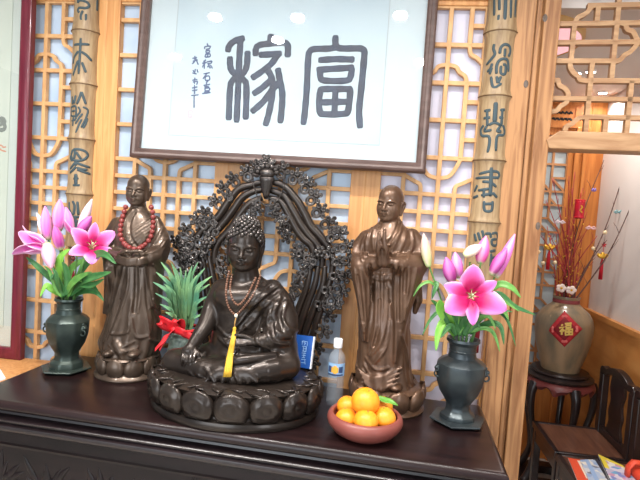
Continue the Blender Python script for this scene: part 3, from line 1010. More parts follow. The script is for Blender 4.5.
def head(sc, c, s, yaw, pitch=0, roll=0, brow=1.0, ear=1.0, closed=True, full=1.0):
    """head of height s whose chin-crown middle is c, facing -Y turned by yaw"""
    M = rotm(yaw, pitch, roll)
    c = np.array(c)
    def P(x, y, z):
        return c+s*(M @ np.array((x, y, z-0.5)))
    def E(x, y, z, rx, ry, rz, k=0.03, op='u', tilt=None):
        m2 = M if tilt is None else M @ rotm(*tilt)
        sc.ell(P(x, y, z), (rx*s, ry*s, rz*s), k*s, m2, op)
    E(0, 0.04, 0.63, 0.345*full, 0.42, 0.37, 0.05)          # cranium
    E(0, -0.05, 0.42, 0.325*full, 0.33, 0.36, 0.08)         # face mass
    E(0, -0.10, 0.19, 0.265*full, 0.23, 0.18, 0.10)          # chin, jaw
    for x in (-1, 1):
        sc.tube([P(x*0.27*full, 0.02, 0.34), P(x*0.225*full, -0.10, 0.20), P(x*0.10*full, -0.24, 0.105)], [0.085*s, 0.09*s, 0.085*s], 0.06*s)
        E(x*0.185*full, -0.19, 0.34, 0.12, 0.13, 0.15, 0.10)  # cheeks
        E(x*0.15, -0.375, 0.475, 0.098, 0.07, 0.055, 0.05, 's')  # sockets
    sc.tube([P(-0.28, -0.27, 0.53), P(-0.17, -0.352, 0.568), P(-0.06, -0.366, 0.545), P(0, -0.36, 0.55), P(0.06, -0.366, 0.545), P(0.17, -0.352, 0.568), P(0.28, -0.27, 0.53)],
            [0.012*s, 0.024*s*brow, 0.022*s, 0.02*s, 0.022*s, 0.024*s*brow, 0.012*s], 0.035*s)   # brows
    for x in (-1, 1):
        E(x*0.145, -0.305, 0.474, 0.085, 0.062, 0.042, 0.012)    # lids
        sc.tube([P(x*0.055, -0.352, 0.462), P(x*0.10, -0.375, 0.455), P(x*0.17, -0.362, 0.457), P(x*0.235, -0.305, 0.472)], 0.0085*s, 0.006*s, 's')  # lid line
    # nose
    sc.tube([P(0, -0.345, 0.535), P(0, -0.40, 0.44), P(0, -0.445, 0.355)], [0.034*s, 0.036*s, 0.045*s], 0.035*s)
    E(0, -0.455, 0.338, 0.042, 0.04, 0.036, 0.02)
    for x in (-1, 1):
        E(x*0.055, -0.405, 0.325, 0.036, 0.045, 0.032, 0.015)
    # mouth
    E(0, -0.31, 0.215, 0.14, 0.08, 0.09, 0.06)
    sc.tube([P(-0.115, -0.365, 0.228), P(-0.05, -0.412, 0.236), P(0, -0.42, 0.23), P(0.05, -0.412, 0.236), P(0.115, -0.365, 0.228)], [0.008*s, 0.021*s, 0.02*s, 0.021*s, 0.008*s], 0.012*s)
    sc.tube([P(-0.09, -0.36, 0.19), P(0, -0.408, 0.178), P(0.09, -0.36, 0.19)], [0.008*s, 0.026*s, 0.008*s], 0.014*s)
    sc.tube([P(-0.12, -0.38, 0.212), P(-0.05, -0.428, 0.207), P(0, -0.435, 0.204), P(0.05, -0.428, 0.207), P(0.12, -0.38, 0.212)], 0.008*s, 0.008*s, 's')
    E(0, -0.30, 0.085, 0.10, 0.07, 0.075, 0.07)          # chin ball
    # ears with long lobes
    for x in (-1, 1):
        lob = 0.06 if ear > 1 else 0.2
        E(x*0.345*full, 0.05, 0.36, 0.035, 0.075, 0.20, 0.02)
        sc.tube([P(x*0.345*full, 0.0, 0.44), P(x*0.375*full, 0.05, 0.54), P(x*0.395*full, 0.11, 0.51), P(x*0.38*full, 0.09, 0.38), P(x*0.35*full, 0.03, 0.27), P(x*0.34*full, 0.01, lob)],
                [0.03*s, 0.036*s, 0.04*s, 0.04*s, 0.044*s, 0.040*s], 0.02*s, n=3)
        E(x*0.40*full, 0.03, 0.43, 0.03, 0.03, 0.06, 0.02, 's')
    return P

def finger(sc, pts, r0, r1, k=0.002):
    n = len(pts)
    sc.tube(pts, [r0+(r1-r0)*i/(n-1) for i in range(n)], k, n=3)

def lotus_petals(parent, cx, cy, z, a, b, h, n, m, phase=0, wd=1.0, rows=1, name='lotus_petal', swirl=False, lean=0.0, only=None):
    """ring of bulging petals round an ellipse; every petal its own mesh"""
    for k in range(n):
        th = 2*PI*(k+phase)/n
        ca, sa = math.cos(th), math.sin(th)
        base = Vector((cx+a*ca, cy+b*sa, z))
        out = Vector((ca*b, sa*a, 0)).normalized()
        tan = Vector((-sa*a, ca*b, 0))
        per = tan.length*2*PI/n
        tan.normalize()
        mb = MB()
        hw = per*0.5*wd
        rows_ = []
        NU, NV = 13, 11
        for j in range(NV):
            v = j/(NV-1)
            row = []
            wv = hw*(math.sin(PI*(0.14+0.80*v)) ** 0.45)*(1 if v < .8 else 1-1.1*(v-.8))
            for i in range(NU):
                u = -1+2*i/(NU-1)
                bulge = (1-u*u)**0.5*math.sin(PI*min(1, 0.1+0.8*v))**0.7
                rr = math.hypot(u*0.95, (v-0.5)*2.0)
                ring = 0.0
                if swirl:
                    ring = 0.17*math.cos(rr*11.0)*max(0, 1-rr*0.75)
                o = (bulge*0.55+ring)*h*0.5+lean*v
                tip = 0.10*h*(1-abs(u))*(1 if v > .9 else 0)
                row.append(base+tan*(u*wv)+out*o+Vector((0, 0, v*h+tip)))
            rows_.append(row)
        mb.grid(rows_, thick=-h*0.06)
        mb.build(name, m, parent, smooth=True)

def bronze(name, c1, c2, c3, rough=0.33, metal=0.55):
    m = mat(name, c1, rough, metal, 0.5, col2=c2, scale=9, detail=6, lo=0.3, hi=0.7, bump=0.12, bscale=60, coat=0.15)
    return m
# ------------------------------------------------------------------ bronze figures
BR_L = bronze('grey_brown_bronze', srgb(68, 55, 46), srgb(94, 78, 66), None, 0.33, 0.5)
BR_R = bronze('warm_brown_bronze', srgb(76, 54, 41), srgb(106, 80, 62), None, 0.34, 0.4)
BR_B = bronze('dark_bronze', srgb(42, 35, 32), srgb(58, 49, 43), None, 0.29, 0.5)
BR_H = bronze('black_bronze', srgb(62, 57, 55), srgb(86, 80, 77), None, 0.22, 0.75)

def mk(Yc):
    return lambda px, py, dy=0.0: np.array(at(px, py, Yc+dy))
def prow(p, py, xl, xr, b, dy=0.0):
    A, B = p(xl, py, dy), p(xr, py, dy)
    return ((A[2]+B[2])/2, (A[0]+B[0])/2, A[1], (B[0]-A[0])/2, b)
def xz(p, pts, dy=-0.06):
    return [(q[0], q[2]) for q in (p(a, b, dy) for a, b in pts)]

# ---- monk with red beads
Yc = 1.755
p = mk(Yc)
BX, BY = -0.932, 1.757
ml = thing('monk_statue', 'grey-brown bronze monk statue on a lotus base, wearing a red bead string', 'statue', (BX, BY, TZ))
zt = 0.925
m = MB()
m.lathe([(0.118, TZ), (0.121, TZ+.006), (0.119, TZ+.012), (0.110, TZ+.018), (0.104, TZ+.03), (0.106, zt-.01), (0.112, zt), (0.106, zt+.006), (0.0, zt+.007)], (BX, BY, 0), n=48, cap=True)
lb = m.build('lotus_base', BR_L, ml, smooth=40)
lotus_petals(lb, BX, BY, TZ+.016, 0.099, 0.099, zt-TZ-.012, 10, BR_L, phase=0.55, wd=1.04)
s = Sculpt((-1.075, 1.62, 0.92), (-0.79, 1.87, 1.70), 0.0022)
def foldL(th, z):
    return 0.035*(1-z)**1.2*np.sin(9*th+2.2*z+0.6)+0.02*(1-z)*np.sin(17*th-3*z)
s.loft([(zt+.002, BX+.005, BY-.005, .098, .085)]+[prow(p, *r) for r in (
    (344, 101, 158, .084, 0), (330, 106, 160, .078, 0), (315, 110, 160, .074, 0), (300, 111.5, 159, .070, 0), (280, 113, 159, .066, 0),
    (262, 112, 160, .064, 0), (250, 112, 159, .064, 0), (238, 113, 159, .066, 0), (228, 114, 158, .060, 0.004), (220, 119, 156, .05, .006), (213, 126, 151, .04, .008), (209, 131, 146, .03, .008))], 0.01, foldL)
# sleeves and arms
s.tube([p(117, 223, .01), p(110, 240, -.0), p(109, 252, -.03), p(118, 257, -.07), p(126, 258, -.09)], [.022, .031, .032, .026, .020], .014, n=3)
s.tube([p(155, 222, .01), p(160, 238, -.0), p(160, 252, -.025), p(150, 257, -.07), p(138, 258, -.09)], [.024, .034, .035, .029, .021], .014, n=3)
s.loft([prow(p, *r) for r in ((254, 104.5, 124, .03, -.03), (262, 105, 124, .045, -.035), (275, 106.5, 121, .045, -.03), (290, 106.5, 117.5, .04, -.02), (302, 105.5, 114, .032, -.015), (313, 103.5, 109, .018, -.01))], .01)
s.loft([prow(p, *r) for r in ((252, 143, 166.5, .03, -.02), (260, 146, 165, .045, -.03), (275, 149, 162, .045, -.025), (292, 151, 161, .038, -.02), (306, 152, 160, .025, -.015))], .012)
# hands in the lap gesture
for k, (dz, r) in enumerate(((0, .0062), (2.6, .0064), (5.0, .006), (7.0, .0055))):
    s.tube([p(118, 256.5+dz*.8, -.105), p(127, 259+dz*.85, -.122), p(137+k*-.6, 258.5+dz*.8, -.12)], [r*1.2, r, r*.85], .003, n=3)
    s.tube([p(146, 257+dz*.8, -.095), p(140, 259.5+dz*.7, -.115), p(131-k*.4, 260.5+dz*.75, -.116)], [r*1.2, r, r*.85], .003, n=3)
s.ell(p(119, 258.5, -.095), (.016, .018, .014), .006)
s.ell(p(144, 258.5, -.092), (.016, .018, .014), .006)
s.tube([p(119, 254, -.11), p(124, 251, -.118), p(130, 251.5, -.12)], [.0075, .0065, .005], .003, n=3)
s.tube([p(143, 254, -.105), p(138, 251, -.116), p(131, 251.5, -.12)], [.0075, .0065, .005], .003, n=3)
# neck, head
s.tube([p(138.5, 216, .012), p(138.5, 203, .008)], [.034, .0265], .012)
head(s, p(138, 190, 0), 0.1145, R(10), R(3), R(1.5), full=0.98)
# robe creases
for k in range(6):
    s.crease(xz(p, [(151-k*1.5, 215+k*5), (140-k*1.0, 225+k*5), (127+k*.5, 236+k*3.2)]), .0042, .006)
for L in ([(128, 210), (122, 222), (121, 235), (126, 248)], [(151, 210), (156, 224), (155, 238), (149, 250)], [(155, 213), (161, 228), (161, 245)],
          [(120, 220), (113, 236), (112, 250)], [(139, 268), (140, 290), (138, 312)], [(142, 268), (143, 300), (148, 334)], [(129, 268), (128, 290), (118, 322), (113, 332)],
          [(124, 268), (119, 290), (111, 318), (103, 342)], [(133, 300), (131, 316), (130, 331), (114, 333)], [(133, 318), (137, 336), (147, 337)], [(152, 300), (153, 325), (157, 350)],
          [(116, 338), (124, 345), (135, 341)], [(112, 344), (122, 351), (138, 347)], [(148, 340), (152, 347), (158, 350)], [(109, 268), (109, 285), (107, 308)], [(115, 266), (114, 285), (110, 304)],
          [(156, 264), (156, 285), (155, 300)], [(162, 240), (158, 250), (148, 254)], [(109, 242), (112, 252), (121, 255)]):
    s.crease(xz(p, L), .0045, .007)
for L in ([(136, 268), (136, 292), (135, 312)], [(147, 268), (149, 300), (153, 330)], [(121, 300), (114, 322), (108, 338)]):
    s.crease(xz(p, L), .004, .008, 's')
for L in ([(131, 211), (128, 222), (131, 236), (137, 246)], [(147, 211), (150, 222), (149, 236), (142, 247)]):
    s.crease(xz(p, L), .005, .006, 's', dy=-.001)
# hem drape and shoes
s.ell(p(109, 353, -.082), (.019, .028, .0135), .006)
s.ell(p(134, 354, -.088), (.021, .028, .0140), .006)
s.tube([p(117, 344, -.075), p(121, 352, -.085), p(122, 358, -.088)], [.016, .014, .006], .01)
s.build('figure', BR_L, ml)
# red bead string round the neck
rb = thing('bead_necklace', 'string of large reddish brown beads round the neck of the grey-brown monk statue', 'necklace', tuple(p(137, 246, -.09)))
BEADR = mat('red_wood_bead', srgb(138, 62, 58), 0.32, col2=srgb(116, 46, 44), scale=120)
path = [(125.6, 207), (123.5, 214), (121.6, 221.5), (120.4, 229), (120.5, 236), (123.5, 242.5), (128.5, 247), (134, 249), (139.4, 248.3), (144, 245), (148.2, 241.2), (150.8, 236.5), (152.2, 231), (153, 225), (153.2, 218.5), (152.6, 212), (151, 206.5)]
Q3 = []
for (a, b) in path:
    c = p(a, b, -.06)
    f = s.front(c[0], c[2])
    y = (f[1] if f else Yc-.02)
    Q3.append(np.array(at(a, b, min(y, Yc-.005)-.006)))
ys = [q[1] for q in Q3]
Q3 = [np.array(at(path[i][0], path[i][1], (ys[max(i-1, 0)]+ys[i]+ys[min(i+1, len(ys)-1)])/3)) for i in range(len(ys))]
dn = spline(Q3, 30)
def beads_along(dn, gap):
    out, acc = [dn[0]], 0
    for a, b in zip(dn[:-1], dn[1:]):
        acc += np.linalg.norm(b-a)
        if acc >= gap:
            out.append(b)
            acc = 0
    return out
proto = None
for q in beads_along(dn, .0178):
    if proto is None:
        proto = MB().sphere((0, 0, 0), .0094, 14, 10).build('bead', BEADR, None, smooth=True)
        o = proto
    else:
        o = proto.copy()
        COL.objects.link(o)
    o.parent = rb
    o.location = Vector(q)-rb.location
MB().tube([Vector(q) for q in dn[::6]], .0016, n=6).build('cord', mat('dark_cord', srgb(60, 30, 28), .8), rb, smooth=True)

# ---- praying monk
Yc = 1.735
p = mk(Yc)
BX, BY = 0.040, 1.737
mr = thing('monk_statue', 'warm brown bronze monk statue with palms pressed in prayer, behind the orange bowl', 'statue', (BX, BY, TZ))
zt = 0.925
m = MB()
m.lathe([(0.128, TZ), (0.132, TZ+.008), (0.124, TZ+.016), (0.112, TZ+.03), (0.116, zt-.012), (0.124, zt), (0.116, zt+.006), (0.0, zt+.007)], (BX, BY, 0), n=48)
lb = m.build('lotus_base', BR_R, mr, smooth=40)
lotus_petals(lb, BX, BY, TZ+.014, 0.108, 0.108, zt-TZ-.004, 9, BR_R, phase=0.2, wd=1.05, lean=.010)
s = Sculpt((-0.115, 1.57, 0.92), (0.20, 1.86, 1.70), 0.0023)
def foldR(th, z):
    return 0.04*(1-z)**1.1*np.sin(7*th+1.5*z+1.0)+0.018*np.sin(15*th+4*z)*(1-z)
s.loft([(zt+.002, BX-.004, BY, .100, .09)]+[prow(p, *r) for r in (
    (376, 355, 412, .090, 0), (360, 357, 410, .086, 0), (340, 358, 410, .082, 0), (320, 358, 410, .078, 0), (300, 359, 411, .064, 0.004), (280, 359, 413, .052, 0.010),
    (262, 358, 418, .052, 0.008), (248, 358, 419, .060, .004), (239, 361, 417, .062, .005), (231, 368, 411, .054, .008), (225, 376, 405, .045, .01), (220, 381, 400, .034, .012))], .012, foldR)
s.tube([p(366, 238, .01), p(358, 252, -.0), p(357, 264, -.03), p(370, 265, -.085), p(381, 262, -.11)], [.026, .032, .033, .026, .017], .014, n=3)
s.tube([p(412, 236, .01), p(419, 251, -.0), p(418, 265, -.03), p(402, 265, -.085), p(386, 262, -.11)], [.026, .034, .035, .028, .017], .014, n=3)
s.loft([prow(p, *r) for r in ((256, 352, 374, .03, -.05), (266, 350, 373, .045, -.055), (282, 352.5, 371, .045, -.05), (300, 356.5, 371, .042, -.05), (320, 359, 369.5, .035, -.05), (333, 361, 368, .026, -.055), (341, 362.5, 366.5, .015, -.06))], .012)
s.loft([prow(p, *r) for r in ((254, 391, 422, .03, -.045), (266, 391.5, 425, .045, -.05), (280, 391, 422, .048, -.05), (296, 391, 416, .045, -.05), (316, 391, 409, .038, -.052), (338, 391.5, 403, .03, -.056), (356, 392, 398.5, .02, -.06), (365, 393, 396.5, .01, -.064))], .012)
s.tube([p(416, 285, -.02), p(418, 300, -.015), p(415, 312, -.01)], [.02, .016, .008], .01)
# pressed hands
for sg, cx in ((-1, 379.6), (1, 384.8)):
    s.tube([p(cx+.8, 262, -.118), p(cx, 250, -.128), p(cx-.4, 243, -.132)], [.0180, .0180, .0145], .006, squash=((1, 0, 0), 1.5))
    for j, (dy, top) in enumerate(((-.017, 233), (-.006, 229.5), (.005, 230.5), (.014, 234.5))):
        s.tube([p(cx-.1, 247, -.130+dy), p(cx-.4, 240, -.132+dy), p(cx-.2, top, -.131+dy)], [.0084, .0076, .0056], .002, n=2)
    s.tube([p(cx+sg*1.2, 256, -.135), p(cx+sg*1.5, 250, -.147), p(cx+sg*.8, 244, -.15)], [.0075, .0068, .005], .003, n=3)
s.tube([p(390.5, 229, .012), p(390.5, 214, .008)], [.038, .030], .012)
head(s, p(390.3, 203.2, 0), 0.1245, R(-22), R(3), R(1.5), brow=1.2, full=0.96)
for L in ([(377, 221), (373, 234), (374, 250)], [(403, 220), (399, 234), (391, 252)], [(407, 222), (405, 238), (397, 256)], [(412, 228), (413, 245), (407, 258)], [(371, 228), (366, 242), (366, 256)], [(365, 236), (361, 250), (363, 260)],
          [(398, 228), (394, 235), (388, 240)], [(400, 232), (395, 239), (389, 245)], [(396, 262), (395, 290), (396, 330), (395, 360)], [(402, 264), (401, 290), (401, 320)], [(409, 266), (407, 290), (404, 318)], [(416, 268), (412, 288), (407, 305)],
          [(355, 268), (359, 290), (364, 330)], [(361, 268), (364, 290), (366, 325)], [(368, 266), (369, 290), (368, 318)], [(387, 290), (386, 320), (380, 342), (370, 355)], [(390, 320), (386, 345), (374, 362)], [(376, 280), (376, 320), (372, 345)],
          [(382, 272), (382, 300), (378, 330)], [(364, 364), (372, 374), (385, 374), (394, 368)], [(362, 370), (372, 381), (388, 380), (397, 374)], [(366, 358), (376, 367), (388, 366)], [(400, 330), (406, 350), (409, 372)], [(356, 345), (357, 360), (355, 375)],
          [(372, 275), (382, 277), (391, 275)], [(372, 278.5), (382, 280.5), (391, 278.5)]):
    s.crease(xz(p, L), .0048, .007)
for L in ([(399, 266), (398, 290), (398, 318)], [(405, 268), (404, 290)], [(358, 275), (361, 300), (363, 320)], [(380, 300), (379, 325), (374, 345)], [(411, 325), (412, 345), (412, 368)]):
    s.crease(xz(p, L), .0042, .008, 's')
for L in ([(380, 222), (379, 232), (381, 242)], [(400, 221), (396, 231), (389, 243)]):
    s.crease(xz(p, L), .0055, .006, 's', dy=-.001)
for L in ([(370.5, 264), (371, 282), (371, 300)], [(391.5, 264), (391.5, 282), (391.5, 302)]):
    s.crease(xz(p, L), .007, .008, 's', dy=.002)
s.ell(p(361, 386, -.07), (.018, .026, .010), .008)
s.ell(p(395, 387, -.082), (.022, .028, .012), .008)
for k in range(4):
    s.tube([p(358+k*2, 369+k*4.5, -.07-.008*k), p(376, 379+k*3.6, -.088-.006*k), p(402-k*1.5, 368+k*5, -.074-.008*k)], [.003, .0062, .003], .008, n=5)
s.tube([p(378, 380, -.085), p(379, 388, -.1), p(380, 393, -.105)], [.022, .018, .006], .014)
s.build('figure', BR_R, mr)

# ---- seated figure on the lotus throne
Yc = 1.60
p = mk(Yc)
BX, BY = -0.456, 1.574
bu = thing('buddha_statue', 'dark bronze buddha statue seated cross-legged on a wide lotus base at the table centre', 'statue', (BX, BY, TZ))
m = MB()
m.lathe([(0.965, TZ), (0.98, TZ+.006), (0.985, TZ+.014), (0.965, TZ+.024), (0.92, TZ+.028), (0.90, TZ+.034), (0.90, .93), (0.95, .95), (0.97, .957), (0.93, .962), (0.78, .972), (0.4, .976), (0, .976)], (BX, BY, 0), n=72, sx=.282, sy=.207)
lb = m.build('lotus_base', BR_B, bu, smooth=40)
lotus_petals(lb, BX, BY, TZ+.031, 0.262, 0.189, .079, 16, BR_B, phase=0.45, wd=1.05, swirl=True, lean=.006)
# curled relief on the top of the base
m = MB()
random.seed(3)
for k in range(46):
    a = 2*PI*k/46+random.uniform(-.05, .05)
    rr = random.uniform(.78, .95)
    c = Vector((BX+.282*rr*math.cos(a), BY+.207*rr*math.sin(a), .966+.012*(0.95-rr)))
    dr = Vector((math.cos(a+random.uniform(-1.2, 1.2)), math.sin(a+random.uniform(-1.2, 1.2)), 0))
    sd = Vector((-dr.y, dr.x, 0))
    L = random.uniform(.02, .036)
    m.tube([c-dr*L+sd*.006, c-dr*L*.4-sd*.004, c+dr*L*.3+sd*.002, c+dr*L+sd*.01], [.002, .004, .0045, .0015], n=6)
m.build('wave_relief', BR_B, lb, smooth=True)
s = Sculpt((-0.72, 1.40, 0.955), (-0.19, 1.76, 1.62), 0.0025)
ts = .025
s.loft([prow(p, *r) for r in ((372, 205, 282, .085, ts), (350, 210, 276, .084, ts), (330, 213, 274, .08, ts), (310, 213, 275, .08, ts), (296, 212, 279, .077, ts), (288, 214, 279, .068, ts+.003), (282, 221, 272, .055, ts+.006), (276, 231, 262, .04, ts+.01))], .015)
# chest swell
s.ell(p(232, 297, -.03), (.052, .035, .035), .03)
s.ell(p(256, 297, -.03), (.052, .035, .035), .03)
# legs
s.tube([p(224, 356, .03), p(176, 361, -.055)], [.052, .040], .02)
s.tube([p(174, 362.5, -.06), p(205, 369, -.115), p(240, 374, -.13)], [.037, .035, .026], .015, n=3)
s.tube([p(264, 356, .03), p(286, 364, -.055)], [.056, .043], .02)
s.tube([p(287, 366, -.06), p(266, 370, -.115), p(238, 375, -.135)], [.040, .038, .028], .015, n=3)
s.tube([p(284, 374, -.05), p(262, 380, -.10), p(236, 382, -.13)], [.02, .02, .016], .02)
s.tube([p(170, 370, -.05), p(200, 377, -.10), p(230, 381, -.13)], [.02, .018, .016], .02)
s.ell(p(236, 366, -.06), (.10, .075, .032), .03)
# fan of cloth in front of the crossed ankles
for k in range(7):
    t = k/6
    s.tube([p(232+t*10, 362, -.12), p(216+t*32, 372, -.15), p(205+t*52, 383-2*abs(t-.5), -.165)], [.007, .009, .004], .016, n=3)
# edge of the robe and foot across the lap
s.tube([p(274, 355.5, -.10), p(255, 358, -.135), p(236, 361, -.145), p(216, 365, -.13)], [.011, .014, .014, .010], .008, n=3)
# bare right arm (left in the picture), hand over the knee
s.tube([p(222, 289, .02), p(214, 304, .005), p(207, 323, -.035), p(199, 336, -.07), p(191, 347, -.10)], [.034, .033, .029, .024, .0165], .012, n=3)
s.ell(p(188.5, 351, -.108), (.023, .016, .017), .008)
for k, (a, b, L) in enumerate(((182.6, 354, 10), (186.2, 355, 12.5), (190, 355, 12.5), (193.8, 354.5, 11))):
    s.tube([p(a+1, b-1, -.115), p(a-.2, b+L*.5, -.129), p(a-.5, b+L, -.124)], [.0068, .0065, .005], .002, n=3)
s.tube([p(195, 350, -.105), p(198.5, 354, -.113), p(199, 359, -.112)], [.0075, .007, .005], .004, n=3)
# sleeved left arm, hand resting in the lap
s.tube([p(272, 290, .02), p(281, 306, .01), p(286, 326, -.02), p(276, 338, -.07), p(258, 341, -.10)], [.036, .042, .040, .032, .02], .016, n=3)
s.loft([prow(p, *r) for r in ((300, 264, 287, .045, .0), (318, 264, 292, .055, -.01), (336, 262, 296, .065, -.02), (350, 264, 298, .06, -.02), (364, 268, 297, .05, -.02))], .02)
s.ell(p(247, 342, -.108), (.026, .02, .012), .008)
for k in range(4):
    s.tube([p(245, 339.5+k*1.6, -.112-.004*k), p(234, 339.5+k*1.7, -.122-.004*k), p(224+k*1.2, 339+k*1.8, -.122-.003*k)], [.0068, .006, .0045], .0025, n=2)
s.tube([p(250, 338, -.11), p(242, 335.5, -.12), p(236, 336, -.122)], [.0075, .0065, .005], .003, n=2)
# neck and head
s.tube([p(246, 286, .02), p(245, 262, .008)], [.05, .040], .018)
HP = head(s, p(245, 246, 0), 0.150, R(7), R(7), R(2), ear=1.3, full=1.0)
for L, r in (([(283, 283), (268, 293), (253, 305), (242, 317), (231, 330)], .0062), ([(272, 281), (258, 294), (246, 308)], .0045), ([(266, 280), (256, 288), (248, 299)], .004), ([(284, 290), (270, 301), (256, 315), (246, 330)], .005), ([(286, 298), (274, 310), (262, 326), (254, 336)], .005),
          ([(276, 300), (272, 316), (276, 330), (290, 338)], .005), ([(268, 312), (266, 326), (274, 338), (288, 345)], .005), ([(283, 306), (281, 320), (288, 330), (296, 336)], .005), ([(262, 318), (258, 332), (268, 346), (284, 352)], .0045),
          ([(242, 320), (234, 328), (222, 336)], .0045), ([(250, 322), (240, 332), (226, 344)], .0045), ([(214, 330), (224, 338), (238, 346)], .004), ([(214, 340), (226, 348), (244, 352)], .004),
          ([(243, 366), (252, 378), (266, 381), (284, 376)], .0048), ([(240, 370), (246, 381), (258, 385)], .004), ([(205, 368), (214, 374), (224, 384)], .004), ([(196, 366), (204, 374), (208, 382)], .004), ([(213, 362), (222, 370), (229, 383)], .004), ([(182, 372), (194, 378), (204, 382)], .004)):
    s.crease(xz(p, L, -.08), r, .007)
for L in ([(279, 288), (264, 300), (250, 314), (238, 328)], [(280, 302), (277, 316), (282, 330)], [(272, 322), (276, 336), (288, 342)]):
    s.crease(xz(p, L, -.08), .0045, .009, 's')
s.build('figure', BR_B, bu)
SB = s
# tight curls of hair
m = MB()
hs = 0.150
def hair_pt(d, c, r):
    return (c[0]+d[0]*r[0], c[1]+d[1]*r[1], c[2]+d[2]*r[2])
def curl(c3, n3):
    P = Vector(HP(*c3))
    m.sphere(P, hs*.052, 8, 6)
N = 270
for k in range(N):
    z = 1-2*(k+.5)/N
    a = k*2.399963
    rr = math.sqrt(1-z*z)
    d = (rr*math.cos(a), rr*math.sin(a), z)
    q = hair_pt(d, (0, .06, .61), (.385, .455, .405))
    line = .79 if q[1] < -.28 else .79-(q[1]+.28)*.95
    if q[2] > max(line, .33):
        curl(q, d)
for k in range(110):
    z = 1-2*(k+.5)/110
    if z < -.1:
        continue
    a = k*2.399963
    rr = math.sqrt(1-z*z)
    curl(hair_pt((rr*math.cos(a), rr*math.sin(a), z), (0, .06, .96), (.27, .28, .17)), None)
m.sphere(HP(0, .06, .96), (.26*hs, .27*hs, .16*hs), 16, 10)
m.sphere(HP(0, .06, .61), (.37*hs, .44*hs, .39*hs), 20, 12)
m.build('curled_hair', BR_H, bu, smooth=True)
# wooden prayer beads with the yellow tassel
pb = thing('prayer_beads', 'double string of small brown beads with yellow tassel on the buddha statue', 'necklace', tuple(p(236.5, 312, -.09)))
BEADB = mat('brown_bead', srgb(134, 96, 76), 0.35, col2=srgb(98, 66, 52), scale=200)
outer = [(229, 272), (226.8, 283), (226, 293), (227.5, 304), (231.5, 311.5), (236.5, 314.5), (243.5, 307.5), (251, 298), (256.5, 287), (260.5, 275)]
inner = [(232, 275), (230.2, 286), (231.2, 296), (235, 303), (239.5, 304.5), (246, 297.5), (251.5, 287), (256.5, 276)]
bp = None
for path in (outer, inner):
    Q3 = []
    for (a, b) in path:
        c = p(a, b, -.06)
        f = s.front(c[0], c[2])
        c = at(a, b, (f[1] if f else Yc-.03))
        f = s.front(c.x, c.z)
        Q3.append(np.array(at(a, b, (f[1] if f else Yc-.03)-.003)))
    ys = [q[1] for q in Q3]
    nn = len(ys)
    Q3 = [np.array(at(path[i][0], path[i][1], min(ys[i], (ys[max(i-1, 0)]+ys[i]+ys[min(i+1, nn-1)])/3))) for i in range(nn)]
    dn = spline(Q3, 30)
    for q in beads_along(dn, .0076):
        if bp is None:
            bp = MB().sphere((0, 0, 0), .0041, 8, 6).build('bead', BEADB, None, smooth=True)
            o = bp
        else:
            o = bp.copy()
            COL.objects.link(o)
        o.parent = pb
        o.location = Vector(q)-pb.location
    if path is outer:
        low = Q3[5]
IV = mat('ivory_bead', srgb(226, 220, 204), .4)
MB().sphere(low+np.array((0, -.004, -.003)), (.006, .006, .007), 10, 8).build('guru_bead', IV, pb, smooth=True)
YEL = mat('yellow_thread', srgb(218, 176, 58), .7, col2=srgb(196, 150, 40), scale=60, stretch=(10, 10, 1))
a0 = Vector(low)+Vector((0, -.004, -.008))
a1 = at(234.5, 329, a0.y-.012)
MB().tube([a0, (a0+a1)/2+Vector((-.001, -.002, 0)), a1], .0022, n=6).build('tassel_cord', mat('ochre_cord', srgb(150, 112, 60), .7), pb, smooth=True)
m = MB()
m.sphere(a1, (.006, .006, .008), 10, 8)
tp_ = []
for (a, b) in ((234.5, 330), (233.5, 338), (232, 346), (230.5, 354), (229.3, 362), (228.3, 370), (227.3, 377)):
    c = p(a, b, -.12)
    f = s.front(c[0], c[2])
    tp_.append([a, b, f[1]-.008 if f else Yc-.12])
for i in range(1, len(tp_)):
    tp_[i][2] = min(tp_[i][2], tp_[i-1][2])
for k in range(34):
    rr = math.sqrt((k+.5)/34)
    t = k*2.4
    u, v = rr*math.cos(t), rr*math.sin(t)
    P = [a1+Vector((u*.003, v*.003, 0))]+[at(a+u*(1.6+2.6*i/6), b, y+v*.005) for i, (a, b, y) in enumerate(tp_)][1:]
    m.tube(P, [.0022]*len(P), n=5)
m.build('tassel', YEL, pb, smooth=True)
# ------------------------------------------------------------------ openwork aureole behind the seated figure
HY = 1.832
hl = thing('halo_screen', 'black openwork arched halo of flowing bands and cloud scrolls behind the seated figure', 'halo', (-0.43, HY, TZ))
def hp(px, py, dy=0.0):
    return at(px, py, HY+dy)
def band(pts, r, name='flowing_band', dys=None):
    P = [hp(a, b) for a, b in pts]
    P = [Vector((q.x, q.y, max(q.z, TZ+.022))) for q in P]
    Q = [Vector(q) for q in spline([tuple(q) for q in P], 8)]
    n = len(Q)
    rad = [r*(0.75+0.35*math.sin(PI*i/(n-1))) for i in range(n)]
    MB().tube(Q, rad, n=12).build(name, BR_B, hl, smooth=True)
right = [[(272, 182), (284, 186), (296, 199), (304, 212), (311, 226), (320, 236), (329, 248), (333, 262), (331, 276)],
         [(270, 190), (284, 196), (293, 210), (301, 224), (309, 235), (317, 244), (322, 254), (322, 268)],
         [(269, 198), (281, 202), (290, 217), (297, 230), (304, 239), (311, 245), (314, 255), (312, 268)]]
left = [[(262, 182), (252, 185), (239, 189), (229, 201), (219, 216), (209, 225), (200, 233), (195, 244), (197, 258)],
        [(262, 190), (252, 192), (242, 198), (234, 209), (226, 220), (217, 230), (209, 238), (205, 248), (206, 260)],
        [(262, 198), (254, 201), (247, 206), (240, 215), (233, 226), (226, 234), (219, 242), (215, 252), (215, 264)]]
for L in right+left:
    band(L, .0148)
